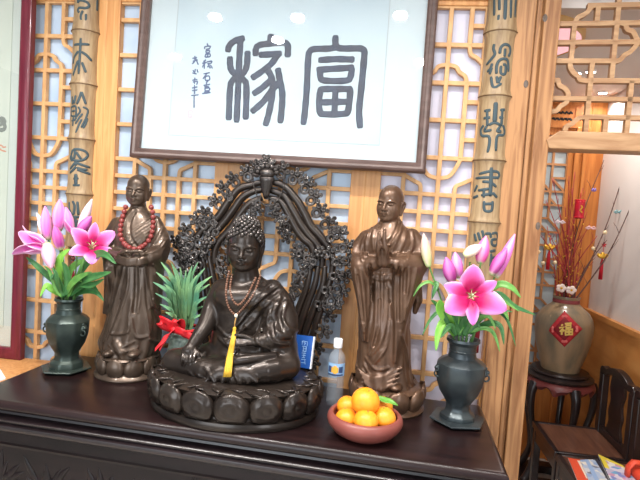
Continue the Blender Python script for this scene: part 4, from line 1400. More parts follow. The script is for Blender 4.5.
for L in ([(332, 264), (331, 278), (323, 302), (313, 334), (302, 372), (297, 392)], [(325, 266), (323, 284), (314, 308), (305, 334), (296, 370), (292, 390)], [(318, 266), (315, 284), (306, 308), (297, 336), (289, 366), (286, 388)], [(311, 266), (307, 286), (298, 310), (290, 336), (284, 362), (280, 386)],
          [(197, 252), (197, 272), (199, 296), (204, 330), (208, 356), (210, 374)], [(203, 254), (205, 274), (208, 298), (212, 330), (216, 356), (217, 376)], [(209, 256), (213, 276), (218, 300), (222, 330), (224, 356), (225, 377)], [(216, 258), (222, 280), (228, 302), (232, 330), (233, 356), (234, 378)]):
    band(L, .0125, 'rising_strand')
# foot of the screen on the table
m = MB().span((-0.60, HY-.016, TZ), (-0.20, HY+.016, TZ+.03))
m.build('foot_rail', BR_H, hl, bevel=.004)
mb = MB()
def torus(mb, c, R_, r, n=16, k=7, M=None):
    c = Vector(c)
    P = [Vector((R_*math.cos(2*PI*i/n), 0, R_*math.sin(2*PI*i/n))) for i in range(n)]
    if M is not None:
        P = [M @ q for q in P]
    mb.tube([c+q for q in P], r, n=k, closed=True)
torus(mb, (0, 0, 0), .0118, .0062, 18, 8)
torus(mb, (-.002, -.006, 0), .0150, .0022, 18, 6)
mb.tube([(.012, .004, 0), (.034, .004, .002)], .005, n=6)
for (x, z, R_, r) in ((.026, .002, .0062, .0042), (.017, .0175, .0056, .004), (.015, -.0175, .0056, .004), (.037, .0105, .0044, .0034), (.036, -.0085, .0044, .0034)):
    torus(mb, (x, -.003, z), R_, r, 10, 6)
    mb.sphere((x, .001, z), (R_, .003, R_), 8, 5)
    mb.tube([(x*.5, .004, z*.6), (x, .004, z)], .004, n=5)
scroll = mb.build('cloud_scroll', BR_H, None, smooth=True)
first = [scroll]
def put(px, py, ang, sc=1.0, dy=0.0, tilt=0.0):
    o = scroll
    if first:
        first.clear()
    else:
        o = scroll.copy()
        COL.objects.link(o)
    o.parent = hl
    o.location = hp(px, py, dy)-hl.location
    o.rotation_euler = (tilt, -ang, 0)
    o.scale = (sc, sc, sc)
random.seed(11)
OR = [(281, 174, 70), (293, 180, 55), (305, 189, 45), (311, 200.6, 40), (316.5, 213, 35), (325, 224.5, 30), (336, 235, 25), (343, 248, 30), (345, 261, 15), (343, 275.6, 0), (337, 289, -15), (331, 301, -20), (324, 314, -25), (319.6, 329, -30), (313, 344, -35), (309, 358, -40)]
OL = [(257, 172, 100), (248, 177, 115), (236, 183, 125), (226, 192, 130), (219, 205, 140), (209, 216, 140), (200, 223, 140), (190, 233, 150), (181, 243, 165), (185, 256, 180), (190, 268, 185), (193, 281, 190), (196, 296, 195)]
for a, b, g in OR+OL:
    put(a, b, R(g+random.uniform(-8, 8)), 1.12, random.uniform(-.006, .004), random.uniform(-.25, .25))
IR = [(277, 208, 230), (283, 215, 215), (287, 227, 205), (292, 237, 200), (300, 247, 215), (307, 258, 200), (307, 270, 205), (302, 282, 215), (296, 293, 220), (290, 304, 220), (286, 316, 215), (285, 330, 215)]
IL = [(254, 208, -30), (247, 214, -40), (240, 224, -20), (234, 236, -25), (226, 246, -20), (222, 258, -15), (220, 270, -10), (224, 282, -5), (228, 296, 0)]
for a, b, g in IR+IL:
    put(a, b, R(g+random.uniform(-12, 12)), .95, random.uniform(-.006, .004), random.uniform(-.3, .3))
for a, b, g, sc in ((212, 240, 120, .8), (205, 250, 200, .8), (199, 243, 150, .85), (194, 255, 190, .8), (199, 265, 200, .75), (189, 246, 170, .8), (216, 232, 100, .7), (331, 238, 60, .75), (327, 254, 30, .8), (336, 262, 10, .75), (333, 276, 0, .75), (313, 262, 200, .7),
                    (262, 172, 95, .8), (271, 171, 85, .8), (266, 166, 90, .8), (258, 203, 240, .6), (273, 203, 300, .6), (299, 254, 200, .6), (325, 290, -20, .7), (318, 304, -20, .7), (204, 226, 140, .7), (213, 222, 130, .6), (230, 198, 130, .6), (302, 182, 50, .6)):
    put(a, b, R(g), sc*1.25, -.014)
for a, b, g, sc in ((205, 232, 150, .8), (191, 251, 185, .8), (189, 261, 190, .8), (194, 274, 190, .7), (185, 248, 170, .8), (202, 258, 200, .7), (214, 247, 300, .7), (222, 238, 320, .7), (230, 229, 330, .7),
                    (306, 250, 210, .8), (309, 265, 205, .75), (303, 274, 215, .7), (297, 284, 220, .7), (291, 296, 220, .7), (293, 226, 200, .7), (286, 219, 210, .7), (249, 218, 330, .65), (326, 245, 80, .7), (316, 258, 200, .7), (338, 262, 10, .7), (336, 278, -5, .7)):
    put(a, b, R(g+random.uniform(-10, 10)), sc*1.1, random.uniform(-.010, .008), random.uniform(-.3, .3))
# two open blossoms where the bands curl over, and the lotus cup at the crown
for (a, b) in ((207, 243), (320, 252)):
    m = MB()
    c = hp(a, b, -.022)
    for k in range(6):
        t = 2*PI*k/6
        m.sphere(c+Vector((.015*math.cos(t), 0, .015*math.sin(t))), (.0105, .006, .0105), 10, 6)
    m.sphere(c+Vector((0, -.005, 0)), .010, 10, 8)
    m.tube([c, c+Vector((0, .025, 0))], .01, n=8)
    m.build('open_blossom', BR_H, hl, smooth=True)
m = MB()
c = hp(266.5, 186, -.022)
m.lathe([(.006, -.048), (.014, -.03), (.022, -.005), (.026, .018), (.030, .03), (.024, .034), (.012, .03), (0, .03)], c, n=16, sy=.7)
m.sphere(c+Vector((0, -.002, .046)), (.030, .02, .020), 14, 10)
for k in range(7):
    t = PI*k/6
    m.sphere(c+Vector((.036*math.cos(t), -.004, .050+.022*math.sin(t))), (.010, .008, .010), 8, 6)
m.tube([c, c+Vector((0, .02, -.01))], .012, n=8)
m.build('lotus_cup', BR_H, hl, smooth=True)
m = MB()
lp = [(254, 172), (253, 181), (255.5, 192), (261, 202), (267.5, 206), (275, 202.5), (281, 194), (284.5, 183), (284.5, 172)]
Q = spline([tuple(hp(a, b, -.034)) for a, b in lp], 8)
for q in Q:
    m.sphere(q, .0029, 7, 5)
m.tube([Vector(q) for q in Q], .0017, n=6)
m.build('bead_loop', BR_H, hl, smooth=True)

# ------------------------------------------------------------------ vases with their stands
VAS = mat('green_black_bronze', srgb(44, 54, 52), 0.34, 0.45, col2=srgb(62, 72, 66), scale=14, detail=6, bump=0.15, bscale=50)
VAS2 = mat('slate_bronze', srgb(50, 56, 60), 0.32, 0.45, col2=srgb(66, 74, 76), scale=14, detail=6, bump=0.15, bscale=50)
def vase(cx_px, base_py, plate_hw, prof, M, lab_stand, lab_vase, hpos, group):
    c = atz(cx_px, base_py, TZ+.014)
    X, Y = c.x, c.y
    dep = (Vector((X, Y, TZ+.1))-CAM).dot(_f)
    st = thing('vase_stand', lab_stand, 'stand', (X, Y, TZ), group=None)
    m = MB()
    rp_ = plate_hw*dep/FPX
    m.lathe([(rp_*.8, TZ), (rp_*.86, TZ+.004), (rp_*.98, TZ+.008), (rp_, TZ+.011), (rp_*.97, TZ+.014), (rp_*.6, TZ+.014), (0, TZ+.014)], (X, Y, 0), n=6, rot=R(12))
    m.build('stand_plate', M, st, smooth=30)
    t = thing('vase', lab_vase, 'vase', (X, Y, TZ+.0142))
    pr = []
    for py, hw in prof:
        z = at(cx_px, py, Y).z
        pr.append((hw*dep/FPX, z))
    pr = [q for q in pr]
    pr.sort(key=lambda q: q[1])
    pr[0] = (pr[0][0], TZ+.0142)
    rt = pr[-1][0]
    zt_ = pr[-1][1]
    inner = [(rt*.88, zt_-.001), (rt*.66, zt_-.02), (rt*.62, zt_-.06), (0, zt_-.065)]
    vb_ = MB().lathe(pr+inner, (X, Y, 0), n=64)
    def octa(v):
        a = math.atan2(v[1]-Y, v[0]-X)-R(8)
        oc_ = math.cos(PI/8)/math.cos((a % (PI/4))-PI/8)
        f_ = 1+(oc_*1.04-1)*(.75 if at(cx_px, prof[4][0], Y).z > v[2] else .2)
        return (X+(v[0]-X)*f_, Y+(v[1]-Y)*f_, v[2])
    vb_.v = [octa(v) for v in vb_.v]
    vb_.build('body', M, t, smooth=28)
    # raised bands at the shoulder and foot
    m = MB()
    for i in (len(pr)-4,):
        rr, zz = pr[i]
        m.lathe([(rr*1.0, zz-.004), (rr*1.04, zz-.001), (rr*1.04, zz+.002), (rr*1.0, zz+.004)], (X, Y, 0), n=64, cap=False)
    m.build('shoulder_band', M, t)
    for sg in (-1, 1):
        zz = at(cx_px, hpos[1], Y).z
        rr = hpos[0]*dep/FPX
        cc = Vector((X+sg*(rr-.007), Y-.012, zz))
        m = MB()
        m.sphere(cc, (.014, .014, .016), 12, 8)
        m.sphere(cc+Vector((sg*.009, -.006, .004)), (.007, .008, .007), 10, 6)
        m.sphere(cc+Vector((sg*.002, -.006, .016)), (.006, .006, .006), 8, 6)
        m.tube([cc-Vector((sg*.016, 0, 0)), cc], .010, n=8)
        hd = m.build('lion_mask_handle', M, t, smooth=True)
        m = MB()
        torus(m, cc+Vector((sg*.004, -.010, -.014)), .0105, .003, 16, 7)
        m.build('handle_ring', M, hd, smooth=True)
    return X, Y, zt_
lvX, lvY, lvz = vase(66.5, 366, 24.5, [(297.5, 13), (299.5, 13.4), (302, 11), (308, 10.6), (313, 12), (316, 17), (319.5, 20), (325, 20), (333, 19.4), (341, 17), (347, 13.6), (351, 11.4), (355, 11.2), (358, 12), (360.5, 15), (363, 15.8), (366, 15.6)], VAS,
     'dark hexagonal bronze stand plate under the left vase', 'faceted green-black bronze vase with lion-mask ring handles, at the left of the table', (20.5, 326), 'vases')
rvX, rvY, rvz = vase(457, 417, 28.5, [(337.5, 16), (340, 16.5), (343.5, 13.6), (350, 12.8), (356, 14), (359.5, 20.5), (362.5, 23.8), (367, 24.2), (373, 24), (381, 22.8), (390, 19.6), (397, 15), (402, 12), (407, 11.7), (410, 13), (413, 16.8), (415.5, 17.3), (418, 17)], VAS2,
     'dark hexagonal bronze stand plate under the right vase', 'faceted slate-dark bronze vase with lion-mask ring handles, at the right end of the table', (24, 369), 'vases')

# ------------------------------------------------------------------ lilies
PETAL = mat('lily_petal', (1, 1, 1), 0.5, attr=True, sss=0.15)
LEAF = mat('lily_leaf', srgb(84, 138, 62), 0.4, col2=srgb(108, 160, 74), scale=30, stretch=(1, 1, 1))
LEAFD = mat('dark_lily_leaf', srgb(46, 96, 50), 0.38, col2=srgb(66, 118, 60), scale=30)
LEAFY = mat('light_lily_leaf', srgb(108, 176, 60), 0.42, col2=srgb(140, 196, 84), scale=25)
STEMG = mat('lily_stem_green', srgb(84, 124, 62), 0.5)
ANTH = mat('anther', srgb(120, 62, 34), 0.7)
FIL = mat('filament', srgb(206, 220, 170), 0.5)
def mixc(a, b, t):
    t = max(0, min(1, t))
    return tuple(a[i]+(b[i]-a[i])*t for i in range(3))
MAG, PNK, PAL, GRN = srgb(186, 22, 100), srgb(222, 118, 192), srgb(246, 206, 236), srgb(196, 214, 150)
def petal(parent, base, axis, rad, L, W, a0, a1, pal=(MAG, PNK, PAL), curl=1.0, wave=0.0):
    """petal leaving base along axis, leaning out along rad; a0..a1 lean angle from the axis"""
    ax, rd = Vector(axis).normalized(), Vector(rad).normalized()
    sd = ax.cross(rd).normalized()
    NV, NU = 15, 9
    rows, cols = [], []
    pos = Vector(base)
    for j in range(NV):
        v = j/(NV-1)
        ang = a0+(a1-a0)*v**1.3
        t = ax*math.cos(ang)+rd*math.sin(ang)
        nrm = t.cross(sd).normalized()
        if j:
            pos = pos+t*(L/(NV-1))
        w_ = W*0.5*max(0.02, (math.sin(PI*(0.06+0.94*v)**0.85))**0.58)
        row, col = [], []
        for i in range(NU):
            u = -1+2*i/(NU-1)
            cup = (u*u)*w_*0.35*(1-v)+0.10*w_*(1-u*u)*(-1)
            ru = wave*math.sin(v*11+u*2.0)*abs(u)*w_
            row.append(pos+sd*(u*w_)-nrm*(cup+ru))
            c = mixc(pal[0], pal[1], (v-0.46)*2.2+max(0, abs(u)-.35)*1.3-0.05)
            c = mixc(c, pal[2], (abs(u)-0.68)*1.9+max(0, v-.88)*1.8)
            if abs(u) < 0.12 and v < 0.6:
                c = mixc(c, pal[0], .35)
            if v < 0.1:
                c = mixc(GRN, c, v*8)
            col.append(c)
        rows.append(row)
        cols.append(col)
    return MB().grid(rows, cols, thick=0.0009).build('petal', PETAL, parent, smooth=True, colors=True)
def flower(parent, base, tipdir, petals, pal=(MAG, PNK, PAL), stamens=True):
    """petals: (direction point on the rim, length, width, a0, a1)"""
    ax = Vector(tipdir).normalized()
    root = MB()
    root.tube([Vector(base)-ax*.012, Vector(base)+ax*.004], [.004, .0075], n=8)
    fo_ = root.build('flower', STEMG, parent, smooth=True)
    for ang, L, W_, a0, a1 in petals:
        ref = Vector((0, 0, 1))
        r1 = (ref-ax*ref.dot(ax)).normalized()
        r2 = ax.cross(r1).normalized()
        rd = r1*math.sin(ang)+r2*math.cos(ang)
        petal(fo_, Vector(base)+rd*.004, ax, rd, L*1.1, W_*1.22, a0, a1, pal, wave=0.10)
    if stamens:
        for k in range(6):
            t = 2*PI*k/6+.3
            ref = Vector((0, 0, 1))
            r1 = (ref-ax*ref.dot(ax)).normalized()
            r2 = ax.cross(r1).normalized()
            rd = r1*math.sin(t)+r2*math.cos(t)
            e = Vector(base)+ax*.048+rd*.016
            m = MB()
            m.tube([Vector(base), Vector(base)+ax*.028+rd*.005, e], .0011, n=5)
            sg = m.build('stamen', FIL, fo_, smooth=True)
            MB().tube([e-r2*.005, e+ax*.001, e+r2*.005], [.0012, .0022, .0012], n=6).build('anther', ANTH, sg, smooth=True)
        MB().tube([Vector(base), Vector(base)+ax*.03, Vector(base)+ax*.058], [.0018, .0015, .0030], n=6).build('pistil', FIL, fo_, smooth=True)
    return fo_
def bud(parent, a, b, r, pal):
    """closed bud from base a to tip b"""
    a, b = Vector(a), Vector(b)
    t = (b-a)
    L = t.length
    t.normalize()
    ref = Vector((0, 1, 0)) if abs(t.y) < .8 else Vector((1, 0, 0))
    s1 = t.cross(ref).normalized()
    s2 = s1.cross(t).normalized()
    NV, NU = 16, 24
    vs, fs, cs = [], [], []
    for j in range(NV):
        v = j/(NV-1)
        rr = r*(0.32+0.68*math.sin(PI*min(1, v*0.98+0.02)**0.9)**0.8) if v < .5 else r*max(.10, math.sin(PI*(v*0.98+0.02)**0.9)**0.75)
        for i in range(NU):
            ph = 2*PI*i/NU
            lob = 1+0.10*math.cos(3*ph+v*1.0)*(1-0.4*v)
            vs.append(a+t*(L*v)+s1*(rr*lob*math.cos(ph))+s2*(rr*lob*math.sin(ph)))
            c = mixc(pal[0], pal[1], v*1.4-.1)
            c = mixc(c, pal[2], 0.5+0.6*math.cos(3*ph+v+PI)-.35)
            if v < .14:
                c = mixc(GRN, c, v*7)
            cs.append(c)
    for j in range(NV-1):
        for i in range(NU):
            i2 = (i+1) % NU
            fs.append((j*NU+i, j*NU+i2, (j+1)*NU+i2, (j+1)*NU+i))
    fs.append(tuple(range(NU-1, -1, -1)))
    fs.append(tuple((NV-1)*NU+k for k in range(NU)))
    mb = MB()
    mb.add(vs, fs, cs)
    return mb.build('bud', PETAL, parent, smooth=True, colors=True)
def leaf(parent, pts, W_, m, face=(0, -1, 0.35), name='leaf'):
    P = [Vector(p_) for p_ in pts]
    Q = [Vector(q) for q in spline([tuple(q) for q in P], 6)]
    n = len(Q)
    fc = Vector(face).normalized()
    rows = []
    for j, q in enumerate(Q):
        v = j/(n-1)
        t = (Q[min(j+1, n-1)]-Q[max(j-1, 0)]).normalized()
        sd = t.cross(fc)
        sd = sd.normalized() if sd.length > 1e-4 else Vector((1, 0, 0))
        nn = sd.cross(t).normalized()
        w_ = W_*.5*max(.03, math.sin(PI*(0.04+.96*v)**.8)**.8)
        rows.append([q+sd*(u*w_)+nn*(abs(u)*w_*.28) for u in (-1, -.66, -.33, 0, .33, .66, 1)])
    return MB().grid(rows, thick=.0009).build(name, m, parent, smooth=True)
def stem(label, X, Y, z0, top, r=.0028, group='lilies', mid=None, name='lily_stem'):
    foot = Vector((X, Y, z0))
    top = Vector(top)
    t = thing(name, label, 'flower', tuple(foot), group=group)
    mm = Vector(mid) if mid is not None else foot.lerp(top, .5)+Vector((0, 0, .015))
    MB().tube([Vector(q) for q in spline([tuple(foot), tuple(mm), tuple(top)], 6)], r, n=8).build('stem', STEMG, t, smooth=True)
    return t
ex = lambda Y0: (lambda a, b, dy=0.0: at(a, b, Y0+dy))
# left bouquet
q = ex(lvY)
g1, z0 = 'lilies in the left vase', lvz-.05
DK = (srgb(150, 40, 120), srgb(186, 84, 160), srgb(214, 130, 190))
PKB = (srgb(206, 98, 178), srgb(224, 130, 202), srgb(240, 184, 226))
PALB = (srgb(226, 196, 206), srgb(240, 206, 220), srgb(248, 226, 234))
t = stem('open magenta-hearted lily facing right, at the right side of the left vase', lvX+.012, lvY-.01, z0, q(90, 247, -.03), group=g1)
flower(t, q(91.5, 249, -.03), (0.50, -0.68, 0.45), [(R(a), L, w_, R(28), R(e)) for a, L, w_, e in ((95, .092, .036, 70), (150, .098, .05, 82), (210, .088, .040, 95), (272, .082, .05, 95), (330, .095, .042, 92), (35, .098, .050, 80))])
leaf(t, [q(80, 275), q(92, 258, -.05), q(104, 254, -.085), q(116, 264, -.105)], .032, LEAFD)
leaf(t, [q(72, 288), q(84, 280, -.05), q(98, 276, -.085), q(111, 272, -.105)], .034, LEAFD)
t = stem('open pale pink lily seen from the side, facing the red picture frame', lvX-.012, lvY-.005, z0, q(47, 247, -.02), group=g1)
flower(t, q(46, 247, -.02), (-0.86, -0.40, 0.22), [(R(a), L, w_, R(16), R(e)) for a, L, w_, e in ((85, .100, .052, 42), (145, .098, .050, 50), (210, .112, .04, 75), (268, .10, .052, 40), (325, .095, .05, 45), (30, .10, .05, 42))], (srgb(214, 84, 170), srgb(232, 150, 212), srgb(250, 228, 244)))
leaf(t, [q(58, 286), q(44, 272, -.03), q(34, 263, -.04), q(26, 257, -.04)], .022, LEAFD)
leaf(t, [q(62, 296), q(52, 289, -.03), q(46, 286, -.04), q(40, 297, -.05)], .024, LEAFY)
t = stem('tallest pink lily bud in the left vase', lvX-.004, lvY+.006, z0, q(59, 229), group=g1)
bud(t, q(58.5, 231), q(60, 199), .0225, PKB)
bud(t, q(71, 234, .012), q(66, 207, .012), .018, PKB)
leaf(t, [q(64, 282), q(60, 268, -.02), q(62, 256, -.03), q(70, 249, -.03)], .034, LEAFY)
t = stem('upright pink lily bud above the side-facing bloom in the left vase', lvX-.008, lvY+.014, z0, q(48, 238), group=g1)
bud(t, q(48, 240), q(45, 206), .0195, PKB)
flower(t, q(45, 236, .02), (-0.25, .35, .9), [(R(a), .085, .026, R(12), R(30)) for a in (30, 90, 150, 210, 270, 330)], (srgb(240, 214, 232), srgb(248, 226, 240), srgb(252, 240, 248)), stamens=False)
t = stem('leaning pair of lily buds, one pale and one purple, in the left vase', lvX+.010, lvY+.010, z0, q(79, 232), group=g1)
bud(t, q(79, 232, .01), q(92, 199, .01), .0165, PALB)
bud(t, q(78, 236, -.01), q(91.5, 216, -.014), .020, DK)
leaf(t, [q(74, 284), q(82, 268), q(85, 258), q(84, 250)], .020, LEAF)
t = stem('dark pink lily bud paired with a drooping pale bud in the left vase', lvX+.002, lvY-.016, z0, q(60, 250, -.03), group=g1, mid=q(63, 275, -.015))
bud(t, q(61, 250, -.035), q(54.5, 225, -.04), .0185, DK)
bud(t, q(47, 243, -.04), q(52, 269, -.05), .024, (srgb(206, 170, 190), srgb(222, 168, 196), srgb(236, 206, 220)))
petal(t, q(78, 240, -.03), (-.4, -.6, .6), (-.2, 0, .9), .07, .03, R(10), R(60), PKB and (srgb(214, 60, 150), srgb(226, 130, 190), srgb(244, 200, 228)))
leaf(t, [q(66, 296, -.02), q(72, 284, -.05), q(82, 276, -.06), q(92, 272, -.06)], .026, LEAF)
leaf(t, [q(64, 298, -.02), q(58, 284, -.05), q(56, 274, -.06), q(52, 268, -.06)], .020, LEAFD)
t = stem('leafy lily stem drooping to the right over the rim of the left vase', lvX+.016, lvY, z0, q(80, 280), group=g1)
leaf(t, [q(72, 297), q(84, 291, -.03), q(96, 292, -.05), q(104, 301, -.06)], .024, LEAFD)
leaf(t, [q(70, 294), q(80, 284, -.04), q(92, 285, -.07), q(104, 279, -.095)], .030, LEAFD)
leaf(t, [q(68, 292), q(70, 272, .02), q(80, 262, .03), q(88, 262, .03)], .028, LEAF)
# right bouquet
q = ex(rvY)
g2, z0 = 'lilies in the right vase', rvz-.05
t = stem('large open magenta lily facing forward at the front of the right vase', rvX+.006, rvY-.016, z0, q(471, 300, -.05), group=g2)
flower(t, q(471, 296, -.055), (-.08, -0.96, 0.22), [(R(a), L, w_, R(38), R(e)) for a, L, w_, e in ((88, .098, .062, 78), (200, .110, .066, 88), (322, .100, .070, 88), (265, .092, .036, 100), (15, .090, .044, 92), (145, .085, .036, 96))], (srgb(184, 16, 92), srgb(222, 110, 188), srgb(246, 204, 236)))
leaf(t, [q(456, 335), q(448, 318, -.03), q(441, 308, -.05), q(440, 300, -.06)], .050, LEAFY)
t = stem('pair of long magenta lily buds leaning right toward the pine post', rvX+.014, rvY, z0, q(495, 276), group=g2)
bud(t, q(496, 278), q(515, 234), .0165, PKB)
bud(t, q(491, 275, -.02), q(507, 248, -.025), .0175, DK)
leaf(t, [q(488, 292), q(500, 284, -.02), q(512, 288, -.03), q(521, 298, -.03)], .022, LEAF)
leaf(t, [q(482, 300), q(498, 294, -.02), q(514, 306, -.03), q(536, 315, -.035)], .020, LEAFD)
t = stem('upright striped pink lily bud behind the forward-facing bloom in the right vase', rvX+.006, rvY+.012, z0, q(481, 262), group=g2)
bud(t, q(480, 264, .01), q(486, 236, .01), .0205, (srgb(214, 80, 150), srgb(232, 110, 180), srgb(248, 196, 222)))
leaf(t, [q(478, 318), q(486, 304), q(500, 306, -.03), q(509, 320, -.04)], .026, LEAF)
t = stem('pale lily bud pointing left above the forward-facing bloom in the right vase', rvX-.002, rvY+.006, z0, q(470, 262), group=g2)
bud(t, q(464, 256, -.01), q(482, 245, -.012), .0175, (srgb(216, 204, 160), srgb(238, 196, 200), srgb(248, 226, 226)))
bud(t, q(459, 278, .01), q(455, 252, .01), .0195, PKB)
leaf(t, [q(470, 334), q(486, 324, -.03), q(500, 326, -.05), q(504, 345, -.06)], .020, LEAFD)
t = stem('purple pink lily bud at the left of the forward-facing bloom in the right vase', rvX-.008, rvY-.004, z0, q(453, 284), group=g2)
bud(t, q(453, 283, -.02), q(446, 257, -.02), .0205, DK)
leaf(t, [q(452, 330), q(444, 322, -.03), q(438, 334, -.05), q(436, 351, -.06)], .026, LEAFY)
leaf(t, [q(450, 322), q(440, 312), q(430, 320, -.01), q(422, 336, -.02)], .012, LEAFD)
t = stem('greenish closed lily bud standing apart at the far left of the right vase', rvX-.012, rvY+.008, z0, q(429, 266), group=g2, mid=q(442, 302))
bud(t, q(429, 267), q(423.5, 233), .0165, (srgb(176, 190, 120), srgb(206, 170, 160), srgb(226, 200, 190)))
leaf(t, [q(439, 290), q(430, 282), q(420, 286, -.01), q(413, 297, -.02)], .010, LEAF)
leaf(t, [q(434, 282), q(437, 284, -.01), q(434, 292, -.02), q(432, 299, -.02)], .014, LEAFD)
t = stem('leafy lily stem arching right and down beside the pine post', rvX+.018, rvY-.008, z0, q(482, 316, -.01), group=g2)
leaf(t, [q(472, 330), q(490, 312, -.02), q(506, 318, -.03), q(516, 347, -.04)], .013, LEAFD)
leaf(t, [q(474, 326), q(490, 308, -.03), q(500, 300, -.04), q(520, 312, -.05)], .014, LEAF)
leaf(t, [q(462, 334, -.02), q(464, 322, -.05), q(470, 314, -.06), q(482, 314, -.06)], .022, LEAFD)

t = stem('short leafy lily stem standing low in the middle of the right vase', rvX, rvY-.004, z0, q(462, 312, -.01), group=g2)
for pts, w_, mm in (([(460, 336), (458, 322), (452, 310), (447, 300)], .022, LEAFD), ([(464, 336), (468, 324), (474, 318), (480, 328)], .022, LEAFD), ([(466, 334), (474, 322), (488, 316), (496, 330)], .016, LEAF), ([(456, 336), (452, 326), (446, 330), (441, 338)], .018, LEAFD),
                    ([(468, 334), (482, 318), (496, 310), (513, 312)], .014, LEAFD), ([(458, 334), (462, 320), (460, 308), (456, 302)], .024, LEAF), ([(470, 332), (484, 328), (494, 334), (500, 352)], .014, LEAF), ([(454, 334), (444, 316), (436, 304), (431, 300)], .016, LEAFD)):
    leaf(t, [q(a, b, -.03-.01*i) for i, (a, b) in enumerate(pts)], w_, mm)
t = stem('short leafy lily stem standing low in the middle of the left vase', lvX, lvY-.004, lvz-.05, ex(lvY)(68, 278, -.01), group=g1)
q1 = ex(lvY)
for pts, w_, mm in (([(64, 297), (60, 284), (54, 276), (50, 280)], .022, LEAFD), ([(68, 297), (72, 286), (76, 278), (82, 282)], .022, LEAF), ([(70, 296), (80, 288), (90, 284), (98, 290)], .020, LEAFD), ([(62, 297), (56, 288), (50, 272), (44, 266)], .016, LEAF), ([(66, 296), (68, 280), (66, 268), (62, 262)], .026, LEAFD)):
    leaf(t, [q1(a, b, -.03-.008*i) for i, (a, b) in enumerate(pts)], w_, mm)

# ------------------------------------------------------------------ pineapple with red ribbon
PY_ = 1.780
pc = at(184, 330, PY_)
PR = 0.055
pn = thing('pineapple', 'ornamental pineapple with spiky blue-green crown and red bow, between two bronze statues', 'fruit', (pc.x, PY_, TZ))
ztop = at(184, 331, PY_).z
m = MB()
NZ, NA = 40, 48
rows = []
for j in range(NZ+1):
    v = j/NZ
    z = TZ+(ztop-TZ)*v
    rr = PR*(0.62+0.38*math.sin(PI*min(1, .12+.80*v))**.7)*(1 if v < .93 else 1-(v-.93)*6)
    rows.append([(pc.x+rr*(1+.06*(abs(math.sin(4*a+v*16))*abs(math.sin(4*a-v*16))))*math.cos(a), PY_+rr*(1+.06*(abs(math.sin(4*a+v*16))*abs(math.sin(4*a-v*16))))*math.sin(a), z) for a in [2*PI*k/NA for k in range(NA)]])
m.sweep(rows)
m.build('fruit_body', mat('pineapple_skin', srgb(78, 92, 82), 0.55, col2=srgb(126, 138, 128), scale=60, detail=3), pn, smooth=True)
PLF = mat('pineapple_leaf', srgb(74, 128, 100), 0.45, col2=srgb(136, 178, 122), scale=14, stretch=(1, 1, 1))
random.seed(5)
def pq(a, b, dy=0.0):
    return at(a, b, PY_+dy)
tips = [(161, 262), (156, 272), (153, 282), (155, 293), (160, 304), (167, 268), (171, 262), (176, 268), (180, 267), (186, 270), (192, 266), (198, 262), (205, 268), (212, 276), (210, 284), (208, 296), (203, 306), (164, 284), (168, 276), (176, 278), (184, 277), (190, 276), (197, 275), (202, 281), (199, 292), (174, 290), (182, 288), (190, 288), (170, 300), (178, 300), (187, 300), (195, 300), (165, 312), (204, 314)]
for k, (a, b) in enumerate(tips):
    dy = random.uniform(-.05, .03) if b > 274 else random.uniform(-.01, .03)
    if a < 168:
        dy = random.uniform(-.115, -.085)
    bx = 184+(a-184)*.30
    by = 322-(10 if b < 285 else 3 if b < 300 else -3)
    mx, my = bx+(a-bx)*.34, by+(b-by)*.70
    leaf(pn, [pq(bx, by+6, dy*.3), pq(bx+(mx-bx)*.6, by+(my-by)*.5, dy*.7), pq(mx, my, dy), pq(a, b, dy*1.2)], random.uniform(.014, .020), PLF, name='crown_leaf')
RIB = mat('red_satin', srgb(214, 28, 40), 0.35, col2=srgb(232, 60, 66), scale=12)
def strip(mb, pts, wd, up):
    P = [Vector(q) for q in spline([tuple(x) for x in pts], 6)]
    rows = []
    for j, c in enumerate(P):
        t = (P[min(j+1, len(P)-1)]-P[max(j-1, 0)]).normalized()
        sd = Vector(up)-t*Vector(up).dot(t)
        sd.normalize()
        rows.append([c+sd*(wd*1.4*u) for u in (-.5, -.17, .17, .5)])
    mb.grid(rows, thick=.0012)
m = MB()
ry = PY_-PR-.012
m.sphere(at(174, 329, ry-.012), (.012, .010, .011), 12, 8)
strip(m, [at(174, 329, ry-.01), at(168, 323, ry-.03), at(161, 320, ry-.02), at(163, 326, ry-.004), at(174, 330, ry-.004)], .024, (0.2, -.5, 1))
strip(m, [at(174, 329, ry-.01), at(176, 322, ry-.03), at(181, 321, ry-.02), at(181, 328, ry-.006), at(174, 330, ry-.004)], .022, (1, -.4, .6))
strip(m, [at(174, 329, ry-.014), at(182, 332, ry-.026), at(187, 335, ry-.018), at(192, 337, ry-.016)], .020, (.4, -.2, 1))
strip(m, [at(174, 330, ry-.014), at(168, 335, ry-.03), at(162, 342, ry-.028), at(155, 350, ry-.03)], .017, (.8, -.3, .7))
strip(m, [at(172, 331, ry-.016), at(167, 338, ry-.034), at(163, 343, ry-.03), at(159, 350, ry-.03)], .010, (.8, -.3, .7))
m.tube([Vector((pc.x+(PR+.002)*math.cos(2*PI*k/24), PY_+(PR+.002)*math.sin(2*PI*k/24), at(174, 330, 1.74).z)) for k in range(24)], .006, n=6, closed=True, nrm=(0, 0, 1), flat=1.2)
m.build('ribbon_bow', RIB, pn, smooth=True)

